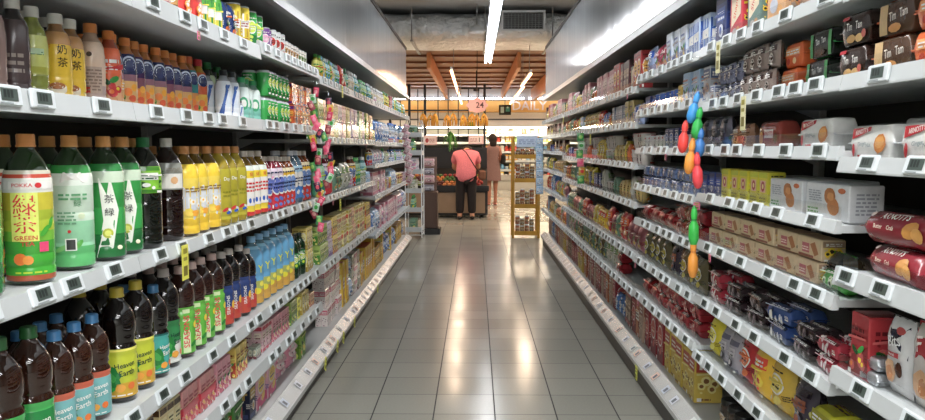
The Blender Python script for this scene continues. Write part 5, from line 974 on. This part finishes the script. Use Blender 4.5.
def yellow_rack():
    x0, x1, y0, y1 = .525, .93, 11.05, 11.5
    t = thing('wooden_rack', 'yellow wooden rack of jars at the end of right shelving', 'rack', ((x0 + x1)/2, (y0 + y1)/2, 0)); w, d = (x1 - x0)/2, (y1 - y0)/2
    MAT['ywood'] = plain('yellow_varnished_wood', '#b8882c', .45, .12, 6)
    for x in (-w + .02, w - .02):
        for y in (-d + .02, d - .02):
            m = MB(); m.cbox(.035, .035, 1.45 if x < 0 else 1.3, .004, 'gold', 0, 0.0, x, y); m.obj('post', ['ywood'], t)
    for z in (.06, .45, .82, 1.16):
        m = MB(); m.box(-w + .04, -d + .01, z, w - .04, d - .01, z + .02, 'gold'); m.box(-w + .04, -d - .004, z - .015, w - .04, -d + .012, z + .045, 'gold'); m.obj('shelf', ['ywood'], t)
    for li, z in enumerate((.08, .47, .84, 1.18)):
        for c in range(2 if li < 3 else 1):
            for j in range(4):
                k = KINDS['jar_g' if (j + li) % 2 else 'jar_r'].finish(); o = link('food_jar', k.lod, None, (x0 + .085 + j * .068, y0 + .075, z + .001 + c * (k.h + .001)), 0)
                if c: o.location.z = z + .001 + KINDS['jar_g' if (j + li) % 2 else 'jar_r'].h + .001
                tag(o, 'silver-lidded jar, %s from left, %s level of yellow rack%s' % (['1st', '2nd', '3rd', '4th'][j], ['bottom', 'second', 'third', 'top'][li], ', upper' if c else ''), 'jar', 'jars on the yellow wooden rack')
    m = MB(); m.cbox(.30, .008, .16, .003, '#b8c8dc'); 
    for d_ in dashes(-.12, .04, .12, .12, '#7c90b4', 3, 4): m.add([(u, -.0055, v) for u, v in d_[0]], d_[1], d_[2])
    tag(m.obj('sign_card', ['card'], None, (.74, 11.1, 1.31)), 'pale blue card standing on top of the yellow wooden rack', 'sign')
yellow_rack()
# ---------------------------------------------------------------- far end: duct, grille, beams
def duct():
    m = MB(); n = 24; xs = [-3.6 + .3 * i for i in range(25)]; vs = []; fs = []; cy, cz, ry, rz = 13.1, 3.26 - .02, .82, .235
    for i, x in enumerate(xs):
        k = 1 + .03 * math.sin(i * 2.1)
        for j in range(n):
            a = 2*math.pi*j/n; c, s_ = math.cos(a), math.sin(a); vs.append((x, cy + math.copysign(abs(c)**.5, c)*ry*k, cz + math.copysign(abs(s_)**.6, s_)*rz*k - .03))
    for i in range(24):
        for j in range(n): fs.append((i*n+j, i*n+(j+1)%n, (i+1)*n+(j+1)%n, (i+1)*n+j))
    fs += [tuple(range(n-1, -1, -1)), tuple(24*n + j for j in range(n))]; m.add(vs, fs, 'silver', 0, True)
    tag(m.obj('air_duct', ['duct']), 'wide silver insulated air duct crossing above the aisle end', 'duct')
    for x in (-1.0, .15, 1.2):
        m = MB(); m.box(x - .02, 12.2, 2.955, x + .02, 14.0, 2.975, 'grey'); m.tube([(x, 12.24, 2.97), (x, 12.24, 3.49)], .01, 'grey', 6); m.obj('duct_bracket', ['steel'], COL.objects['air_duct'])
duct()
t = thing('air_grille', 'white framed air grille with dark slats on the silver duct', 'vent', (.74, 12.18, 3.26)); m = MB(); W, H = .34, .16
for a in ((-W, -H, W, -H + .03), (-W, H - .03, W, H), (-W, -H + .03, -W + .03, H - .03), (W - .03, -H + .03, W, H - .03)): m.box(a[0], -.02, a[1], a[2], .04, a[3], 'white')
m.obj('frame', ['fix'], t); m = MB(); m.box(-W + .03, .02, -H + .03, W - .03, .035, H - .03, 'black')
m.obj('backing', ['black'], t); m = MB()
for i in range(9): z = -H + .035 + i * .030; m.box(-W + .03, -.012, z, W - .03, .018, z + .009, 'grey')
for i in range(12): x = -W + .05 + i * .053; m.box(x, -.014, -H + .03, x + .006, .016, H - .03, 'grey')
m.obj('louvre', ['steel'], t)
m = MB(); m.lathe([(.0, 0), (.11, .0), (.14, .05), (.06, .12), (.03, .14)], 16, 'white'); tag(m.obj('ceiling_lamp', ['fix'], None, (.02, 12.1, 3.05)), 'small white round lamp fitting by the strip light', 'lamp')
m = MB(); m.tube([(0, 0, .14), (0, 0, .45)], .01, 'grey', 6); m.obj('stem', ['steel'], COL.objects['ceiling_lamp'])
for i, (x, z0, wd) in enumerate(((-.86, 2.76, .07), (.80, 2.76, .06), (1.72, 2.68, .12), (-2.0, 2.72, .12))):
    m = MB(); m.box(x - wd/2, 14.3, z0, x + wd/2, 23.3, 3.038, 'orange'); o = m.obj('timber_beam', ['beam']); tag(o, 'deep orange timber beam running back, %s' % ['just left of centre', 'just right of centre', 'far right', 'far left'][i], 'beam', 'timber beams under the wood ceiling')
for i in range(8):
    y = 15.0 + i * 1.15; m = MB(); m.box(-3.8, y, 3.04, 3.8, y + .05, 3.079, 'brown'); o = m.obj('cross_batten', [planks_mat('brown_batten_%d' % i, '#805440', '#8c6048', 3, 'X')] if i == 0 else [COL.objects['cross_batten'].data.materials[0]])
    tag(o, 'brown timber batten across the wood ceiling, %s from the duct' % ['1st','2nd','3rd','4th','5th','6th','7th','8th'][i], 'batten', 'battens across the wood ceiling')
m = MB(); m.box(-.07, 0, 0, .07, .07, .05, 'dark'); m.box(-.35, .0, .05, .35, .03, .09, 'dark'); tag(m.obj('ceiling_bracket', ['black'], None, (.02, 18.0, 2.60)), 'dark metal bracket hanging under the wood ceiling', 'bracket'); m = MB(); m.tube([(0, 0, .09), (0, 0, .47)], .012, 'dark', 5); m.obj('rod', ['black'], COL.objects['ceiling_bracket'])
# ---------------------------------------------------------------- dairy wall
m = MB(); m.box(-3.9, 23.5, 2.37, 3.9, 25.39, 2.72, 'orange'); struct(m.obj('trim_2', ['orangewall']))
m = MB(); m.box(-3.9, 23.45, 2.72, 3.9, 25.39, 3.079, 'grey'); struct(m.obj('trim_3', ['ceil']))
m = MB()
vs, fs = text_poly('DAILY', True)
m.add([(x * .38, -.03, z * .38) for x, z in vs], [f for f in fs], 'white'); m.add([(x * .38, 0, z * .38) for x, z in vs], [f[::-1] for f in fs], 'white')
bm = bmesh.new(); me = m.mesh('wall_lettering', [MAT['lettering']]); tag(link('wall_lettering', me, None, (1.62, 23.49, 2.545)), 'pale DAILY lettering fixed to the orange fascia', 'sign')
for i, (x, w_) in enumerate(((-2.4, 2.9), (.35, 2.2), (2.6, 2.0))):
    t = thing('cove_light', 'bright white cove light above the chiller, %s' % ['left', 'middle', 'right'][i], 'light', (x, 23.38, 2.745)); m = MB(); m.box(-w_/2, -.03, 0, w_/2, .03, .05, 'white'); m.obj('tube', ['cove' if 'cove' in MAT else 'wtube'], t); m = MB(); m.box(-w_/2, .03, -.01, w_/2, .065, .06, 'white'); m.obj('housing', ['fix'], t)
t = thing('exit_sign', 'small black hanging sign with green and white figures', 'sign', (.88, 23.2, 2.27)); m = MB(); m.cbox(.36, .05, .30, .01, '#20241c'); m.obj('case', ['card'], t)
m = MB(); m.box(-.13, -.030, .06, -.03, -.026, .24, '#c8e0d8'); m.box(.02, -.030, .10, .14, -.026, .24, '#4c9c8c'); m.ell((.08, -.03, .22), (.03, .004, .03), '#c8e0d8'); m.obj('picture', ['card'], t)
m = MB(); m.tube([(0, 0, .3), (0, 0, .8)], .01, 'dark', 5); m.obj('stem', ['black'], t)
MAT['canopyw'] = attr_mat('chiller_canopy', .4)
CH = thing('dairy_chiller', 'long open chiller cabinet along the back wall, lit shelves', 'chiller', (0, 24.2, 0)); MAT['coldlight'] = emit('chiller_light', '#ffeccc', 65.0)
m = MB(); m.box(-3.8, -.5, .0, 3.8, 1.15, .38, 'white'); m.box(-3.8, -.55, .30, 3.8, -.45, .46, 'white'); m.obj('base', ['wall'], CH)
m = MB(); m.box(-3.8, -.62, 1.93, 3.8, 1.15, 2.36, 'white'); m.box(-3.8, -.64, 2.13, 3.8, -.62, 2.17, '#505050'); m.obj('canopy', ['canopyw'], CH)
m = MB(); m.box(-3.8, 1.0, .38, 3.8, 1.15, 1.93, 'white'); m.obj('back', ['wall'], CH)
m = MB(); m.box(-3.75, -.5, 1.89, 3.75, -.42, 1.925, 'white'); m.obj('light_strip', ['coldlight'], CH)
for z in (.62, .9, 1.18, 1.46, 1.70):
    m = MB(); m.box(-3.8, -.3, z - .02, 3.8, 1.0, z, 'white'); m.box(-3.8, -.32, z - .05, 3.8, -.30, z + .01, 'white'); m.obj('shelf', ['lipm'], CH)
DC = ['#e8e0c0', '#e0a040', '#d8d8d8', '#c84030', '#e8c850', '#a8c8e0', '#90b860', '#f0ece0', '#b86838', '#60a0c8']; DM = []
for i, c in enumerate(DC):
    m = MB()
    if i % 3 == 0: m.lathe([(.05, 0), (.055, .01), (.055, .12), (.025, .17), (.025, .2)], 10, [c, c, c, 'white'])
    elif i % 3 == 1: m.cbox(.11, .1, .18, .005, c); m.box(-.04, -.0515, .05, .04, -.05, .13, 'white')
    else: m.lathe([(.045, 0), (.06, .09), (.062, .1)], 10, [c, 'white'])
    DM.append(m.mesh('dairy_item', [MAT['card']]))
ORD = lambda n: '%d%s' % (n, 'th' if 10 < n % 100 < 14 else {1: 'st', 2: 'nd', 3: 'rd'}.get(n % 10, 'th'))
DN = ['cream', 'amber', 'pale grey', 'red', 'yellow', 'light blue', 'green', 'white', 'brown', 'blue']
for li, z in enumerate((.38, .62, .9, 1.18, 1.46, 1.70)):
    cnt = 0; x = .30
    while x < 2.3:
        j = rnd.choice([0, 1, 2, 4, 7, 0, 4, 7, 3, 5, 6, 8, 9]); cnt += 1
        o = link('dairy_product', DM[j], None, (x, 23.98 + rnd.uniform(0, .03) , z + .001)); tag(o, '%s dairy item, %s from left on chiller level %s from bottom' % (DN[j], ORD(cnt), ORD(li + 1)), 'dairy product', 'dairy products in the back chiller'); x += rnd.uniform(.125, .14)
# ---------------------------------------------------------------- produce stand
PS = thing('produce_stand', 'black produce stand with pale front panels and overhead rail grid', 'produce display', (-.45, 15.0, 0)); x0, x1 = -.82, 1.05 - .02
MAT['pwood'] = MAT['woodp']
x1 = .90
m = MB(); m.box(x0 - .45, -.7, .05, x1 - .22, .9, .50, 'black'); m.obj('plinth', ['black'], PS)
for a, b in ((-1.22, -.56), (-.50, .12), (.17, .63)):
    m = MB(); m.cbox(b - a, .02, .38, .004, 'tan', 0, .09, (a + b)/2, -.715); m.obj('front_panel', ['pwood'], PS)
m = MB(); m.box(x0 - .47, -.78, .50, x1 - .2, -.66, .60, 'black'); m.obj('front_ledge', ['black'], PS)
m = MB(); wv = [(x0 - .45, -.66, .52), (x1 - .22, -.66, .52), (x1 - .22, .3, .90), (x0 - .45, .3, .90), (x0 - .45, -.66, .48), (x1 - .22, -.66, .48), (x1 - .22, .3, .86), (x0 - .45, .3, .86)]
m.add(wv, [(0, 1, 2, 3), (7, 6, 5, 4), (0, 4, 5, 1), (2, 6, 7, 3), (0, 3, 7, 4), (1, 5, 6, 2)], 'black'); m.obj('sloped_tray', ['black'], PS)
m = MB(); m.box(x0 - .45, .3, .5, x1 - .22, .36, 1.30, 'black'); m.obj('back_screen', ['black'], PS)
for i, x in enumerate((-1.24, -.86, -.55, .63)):
    m = MB(); m.cbox(.05, .05, 2.5, .005, 'black', 0, .05, x, .40 if i else .38); m.obj('post', ['black'], PS)
m = MB()
for z in (2.02, 1.66, 1.42): m.box(-1.26, .37, z, .66, .40, z + .03, 'black')
for x in (-1.05, -.70, -.3, -.1, .1, .3, .5): m.box(x, .375, 1.42, x + .02, .395, 2.45, 'black')
m.box(-1.26, -.6, 2.1, -1.22, .4, 2.14, 'black'); m.obj('rail_grid', ['black'], PS)
def banana_bunch(n, seed):
    m = MB(); r = random.Random(seed)
    for i in range(n):
        a = -1.2 + 2.4 * i / max(1, n - 1); pts = []; rr = []
        for q in range(6):
            f = q / 5; pts.append((math.sin(a) * (.02 + .09 * math.sin(f * 2.2)), -.05 * math.cos(a) * math.sin(f * 2.6) - .01, -f * .20 + r.uniform(-.004, .004))); rr.append([.006, .016, .021, .021, .016, .005][q])
        m.tube(pts, rr, r.choice(['#c8901c', '#c4841c', '#cc9c28']), 6)
    m.tube([(0, 0, .035), (0, 0, -.01)], .01, '#8c8428', 6); return m.mesh('banana_bunch', [MAT['leaf']])
BM = [banana_bunch(5, 1), banana_bunch(4, 2), banana_bunch(6, 3)]
for i, px in enumerate((424, 431.5, 436.5, 448, 454, 464, 473, 478, 484.5)):
    y = 15.32; X = (px - 475.4) * y / 772
    o = link('banana_bunch', BM[i % 3], None, (X - .02, y, 1.97 - (.03 if i % 2 else 0)), rnd.uniform(-.5, .5)); o.scale = (.7, 1.1, 1.3)
    tag(o, 'yellow banana bunch hanging on the rail, %s from left' % ORD(i + 1), 'bananas', 'banana bunches on the overhead rail')
m = MB(); m.tube([(0, 0, .12), (0, 0, 0)], .004, 'dark', 4)
for i in range(5): a = i * 1.25; m.ell((.03 * math.cos(a), .03 * math.sin(a), -.04), (.035, .035, .05), '#6c9c2c', 8, 6)
tag(m.obj('fruit_cluster', ['leaf'], None, (-.08, 15.33, 1.80)), 'cluster of small green fruit hanging among the bananas', 'fruit')
m = MB(); r = random.Random(4)
for i in range(26):
    a = r.uniform(0, 6.3); e = r.uniform(.0, .1); m.tube([(0, 0, .3), (math.cos(a) * e, math.sin(a) * e * .5, .2), (math.cos(a) * e * 1.7, math.sin(a) * e * .8, r.uniform(-.1, .05))], [.006, .012, .003], r.choice(['#2c5c20', '#3c7c2c', '#508c30']), 4)
tag(m.obj('leafy_greens', ['leaf'], None, (-.49, 15.2, 1.32)), 'bunch of dark leafy greens hanging left of the pink shirt', 'vegetable')
for i, (px, py, w_, h_) in enumerate(((430, 140.5, .28, .18), (476, 140, .30, .17))):
    y = 15.28; m = MB(); m.cbox(w_, .01, h_, .003, '#d8b4b4'); m.add([(-w_*.42, -.0062, h_*.12), (w_*.42, -.0062, h_*.12), (w_*.42, -.0062, h_*.88), (-w_*.42, -.0062, h_*.88)], [(0, 1, 2, 3)], '#e0d0cc')
    for d_ in [disc(-w_*.2, h_*.5, w_*.12, h_*.26, '#a83c3c', 12)] if i == 0 else [text('1', w_*.22, h_*.5, h_*.7, '#303030')]: m.add([(u, -.008, v) for u, v in d_[0]], d_[1], d_[2])
    for d_ in dashes(-w_*.05 if i == 0 else -w_*.38, h_*.3, w_*.35 if i == 0 else w_*.08, h_*.75, '#a86c6c', 3, 2): m.add([(u, -.008, v) for u, v in d_[0]], d_[1], d_[2])
    tag(m.obj('price_sign', ['card'], None, ((px - 475.4) * y / 772, y, EYE + (147.5 - py) * y / 772 - h_/2)), ['pink price sign with red disc, left on the produce rail', 'white price sign with a numeral, right on the produce rail'][i], 'sign')
PC = ['#8c1c18', '#a83c1c', '#7c8c2c', '#501c1c', '#b86c28', '#3c6428']; PM = []
for i, c in enumerate(PC): m = MB(); m.ell((0, 0, .036), (.04, .04, .036), c, 10, 7); m.tube([(0, 0, .068), (.003, 0, .082)], .003, 'brown', 4); PM.append(m.mesh('fruit', [MAT['leaf']]))
PNM = ['dark red', 'rust', 'olive', 'maroon', 'orange', 'green']
for rrow in range(5):
    for i in range(20):
        X = -1.2 + i * .092; j = (i // 3 + rrow // 2) % 6; f = .12 + rrow * .1
        o = link('fruit', PM[j], None, (PS.location.x + X + .04 * (rrow % 2) - .03, PS.location.y - .66 + f, .52 + f * .396 + .003)); tag(o, '%s fruit, %s from left in tray row %s from front' % (PNM[j], ORD(i + 1), ORD(rrow + 1)), 'fruit', 'loose fruit on the sloped produce tray')
# number 24 sign
t = thing('aisle_number_sign', 'pink scalloped hanging sign with number 24', 'sign', (.03, 14.35, 1.303 + .775)); m = MB(); pts = [(.19 * (1 + .08 * math.cos(8 * a)) * math.cos(a), .135 * (1 + .08 * math.cos(8 * a)) * math.sin(a)) for a in [2 * math.pi * i / 40 for i in range(40)]]
m.add([(x, -.006, z) for x, z in pts] + [(x, .006, z) for x, z in pts], [tuple(range(40)), tuple(range(79, 39, -1))] + [(i, 40 + i, 40 + (i + 1) % 40, (i + 1) % 40) for i in range(40)], '#dca8a4')
d_ = text('24', .05, 0, .15, '#5c3434'); m.add([(u, -.008, v) for u, v in d_[0]], d_[1], d_[2]); m.obj('plate', ['card'], t); m = MB(); m.tube([(0, 0, .13), (0, 0, 1.0)], .006, 'dark', 5); m.obj('hanging_rod', ['black'], t)
# ---------------------------------------------------------------- people
def skin_obj(name, verts, edges, radii, color, mat, parent=None, root=0, sub=2):
    me = bpy.data.meshes.new(name); me.from_pydata(verts, edges, []); o = bpy.data.objects.new(name, me); COL.objects.link(o)
    mo = o.modifiers.new('s', 'SKIN'); mo.use_smooth_shade = True
    for i, v in enumerate(me.skin_vertices[0].data): r = radii[i]; v.radius = (r, r) if not isinstance(r, tuple) else r; v.use_root = (i == root)
    o.modifiers.new('d', 'SUBSURF').levels = sub
    dg = bpy.context.evaluated_depsgraph_get(); ev = o.evaluated_get(dg); nm = bpy.data.meshes.new_from_object(ev); bpy.data.objects.remove(o); bpy.data.meshes.remove(me)
    nm.name = name; nm.materials.clear(); nm.materials.append(MAT[mat]); a = nm.attributes.new('col', 'FLOAT_COLOR', 'CORNER')
    c = list(hx(color)); a.data.foreach_set('color', c * len(nm.loops)); nm.polygons.foreach_set('use_smooth', [True] * len(nm.polygons)); nm.update()
    return link(name, nm, parent)
class Sk:
    def __init__(s): s.v = []; s.e = []; s.r = []
    def p(s, co, r, fr=None):
        s.v.append(co); s.r.append(r)
        if fr is not None: s.e.append((fr, len(s.v) - 1))
        return len(s.v) - 1
def hand(sk, wrist, d, side):
    w = Vector(sk.v[wrist]); d = Vector(d).normalized(); u = d.cross(Vector(side)).normalized(); s_ = u.cross(d).normalized()
    palm = sk.p(tuple(w + d * .05), .022, wrist)
    for i, L in enumerate((.065, .075, .07, .055)):
        b = w + d * .085 + s_ * (.024 - .016 * i); k = sk.p(tuple(b), .009, palm); k = sk.p(tuple(b + d * L * .5 + u * .01), .008, k); sk.p(tuple(b + d * L * .85 + u * .028), .0065, k)
    k = sk.p(tuple(w + d * .04 + s_ * .034), .010, palm); sk.p(tuple(w + d * .075 + s_ * .05 + u * .01), .008, k)
def head_mesh(parent, c, face, hair, skin, r=.1):
    m = MB(); return m
MAT['weave'] = attr_mat('pink_woven_pattern', 0.85, (300, 0.3, 0.001), 0.3)
# woman in pink, seen from behind, bending over the stand
P1 = thing('person', 'person in loose pink top and black trousers bending over the produce stand, seen from behind', 'person', (-.17, 13.95, 0))
sk = Sk(); pel = sk.p((0, 0, .86), (.15, .12)); sp = sk.p((0, .06, 1.0), (.14, .11), pel); ch = sk.p((0, .18, 1.15), (.15, .11), sp); nk = sk.p((.01, .30, 1.23), .055, ch); hd = sk.p((.02, .39, 1.24), (.085, .10), nk); sk.p((.02, .46, 1.22), (.08, .09), hd)
for s_ in (-1, 1):
    h = sk.p((s_ * .09, 0, .78), .10, pel); k = sk.p((s_ * .105, -.01, .46), .065, h); an = sk.p((s_ * .11, .02, .09), .045, k); sk.p((s_ * .115, -.12 + .06, .045), .04, an) ; sk.p((s_ * .12, .16, .03), .032, an)
    sh = sk.p((s_ * .17, .20, 1.17), .07, ch); el = sk.p((s_ * .23, .26, .93), .042, sh); wr = sk.p((s_ * .15, .44, .88), .028, el); hand(sk, wr, (-s_ * .1, .9, -.3), (-s_, 0, 0))
skin_obj('body', sk.v, sk.e, sk.r, '#b88060', 'skin', P1)
sk = Sk(); a0 = sk.p((0, -.02, .66), (.215, .165)); a = sk.p((0, -.03, .82), (.20, .165), a0); b = sk.p((0, .03, .98), (.185, .15), a); c = sk.p((0, .16, 1.14), (.18, .135), b); d = sk.p((.01, .25, 1.215), (.09, .08), c)
for s_ in (-1, 1): q = sk.p((s_ * .18, .19, 1.15), .095, c); q = sk.p((s_ * .235, .24, .99), .085, q)
skin_obj('blouse', sk.v, sk.e, sk.r, '#cc6870', 'weave', P1)
sk = Sk(); a = sk.p((0, 0, .84), (.165, .135))
for s_ in (-1, 1): h = sk.p((s_ * .09, 0, .74), .115, a); k = sk.p((s_ * .105, -.01, .46), .09, h); k = sk.p((s_ * .11, 0, .2), .08, k); sk.p((s_ * .11, .01, .1), .078, k)
skin_obj('trousers', sk.v, sk.e, sk.r, '#1c1414', 'cloth', P1)
m = MB(); m.ell((.02, .42, 1.25), (.092, .11, .092), '#20140e', 14, 10); m.obj('hair', ['cloth'], P1)
for s_ in (-1, 1): m = MB(); m.ell((s_ * .115, .04, .04), (.05, .14, .045), '#141010', 12, 8); m.obj('shoe', ['plastic'], P1)
m = MB(); m.tube([(-.10, .10, 1.30), (.0, .0, 1.22), (.09, -.13, 1.08), (.17, -.15, .95), (.24, -.02, .86)], .010, '#301c14', 6); m.obj('bag_strap', ['cloth'], P1)
m = MB(); m.cbox(.14, .2, .17, .03, '#6c4430', 0, .72, .29, .06); m.obj('shoulder_bag', ['cloth'], P1)
# woman in a dress, further back, turned to the left
P2 = thing('person', 'person in sleeveless beige dress with black shoulder bag, standing behind the produce stand', 'person', (.385, 17.45, 0), .25)
sk = Sk(); pel = sk.p((0, 0, .88), (.14, .11)); sp = sk.p((0, 0, 1.08), (.115, .10), pel); ch = sk.p((0, 0, 1.24), (.14, .10), sp); nk = sk.p((0, .0, 1.37), .045, ch); hd = sk.p((0, .02, 1.46), (.075, .085), nk); sk.p((0, .025, 1.535), (.07, .08), hd); sk.p((0, .10, 1.455), .012, hd)
for s_ in (-1, 1):
    h = sk.p((s_ * .08, 0, .80), .09, pel); k = sk.p((s_ * .075, .01, .46), .055, h); an = sk.p((s_ * .07, 0, .08), .034, k); sk.p((s_ * .075, .13, .03), .028, an); sk.p((s_ * .07, -.03, .04), .03, an)
    sh = sk.p((s_ * .165, 0, 1.28), .052, ch); el = sk.p((s_ * .20, .0, 1.03), .038, sh); wr = sk.p((s_ * .17, .16, .92), .025, el); hand(sk, wr, (-s_ * .1, .8, -.3), (-s_, 0, 0))
skin_obj('body', sk.v, sk.e, sk.r, '#94604a', 'skin', P2)
m = MB(); n = 20; prof = [(.185, .56), (.175, .7), (.155, .88), (.125, 1.08), (.145, 1.22), (.14, 1.30), (.07, 1.345)]; vs = []; fs = []
for i, (r_, z) in enumerate(prof):
    for j in range(n): a = 2*math.pi*j/n; k = 1 + (.05 * math.sin(6 * a) if z < .8 else 0); vs.append((r_ * 1.12 * k * math.cos(a), r_ * .92 * k * math.sin(a), z))
for i in range(len(prof) - 1):
    for j in range(n): fs.append((i*n+j, i*n+(j+1)%n, (i+1)*n+(j+1)%n, (i+1)*n+j))
m.add(vs, fs, '#705450', 0, True); m.obj('dress', ['weave'], P2)
m = MB(); m.ell((0, -.015, 1.50), (.098, .105, .115), '#1c120e', 14, 10); m.ell((0, -.06, 1.40), (.085, .06, .10), '#1c120e', 12, 8); m.obj('hair', ['cloth'], P2)
m = MB(); m.tube([(.02, 0, 1.36), (.15, .0, 1.33), (.19, -.02, 1.2), (.20, -.02, 1.1)], .012, 'black', 6); m.cbox(.09, .24, .22, .03, 'black', 0, .93, .235, -.03); m.obj('shoulder_bag', ['cloth'], P2)
for s_ in (-1, 1): m = MB(); m.ell((s_ * .075, .05, .03), (.042, .12, .03), '#a85c4c', 12, 8); m.obj('shoe', ['plastic'], P2)
# faces
for P, (fx, fy, fz) in ((P1, (.02, .535, 1.215)), (P2, (0, .10, 1.48))):
    for s_ in (-1, 1):
        m = MB(); m.ell((fx + s_ * .03, fy, fz + .02), (.012, .008, .007), '#1c1210', 8, 6); m.obj('eye', ['skin'], P)
        m = MB(); m.ell((fx + s_ * .088, fy - .11, fz), (.012, .02, .03), '#b07858', 8, 6); m.obj('ear', ['skin'], P)
    m = MB(); m.ell((fx, fy - .004, fz - .045), (.024, .008, .006), '#8c3c38', 8, 6); m.obj('mouth', ['skin'], P)
# ---------------------------------------------------------------- labels of the stocked goods: nth of its look along its shelf
from collections import defaultdict
gr = defaultdict(list)
for rec in STOCK: gr[(rec[1], rec[2], rec[3])].append(rec)
for (look, place, lay_), lst in gr.items():
    lst.sort(key=lambda r: (round(r[4], 3), r[0].location.x))
    for i, rec in enumerate(lst):
        o = rec[0]; parts = [look]
        if lay_: parts.append('%s' % lay_)
        parts.append(('%s from camera ' % ORD(i + 1) if len(lst) > 1 else '') + place); o['label'] = ', '.join(parts)
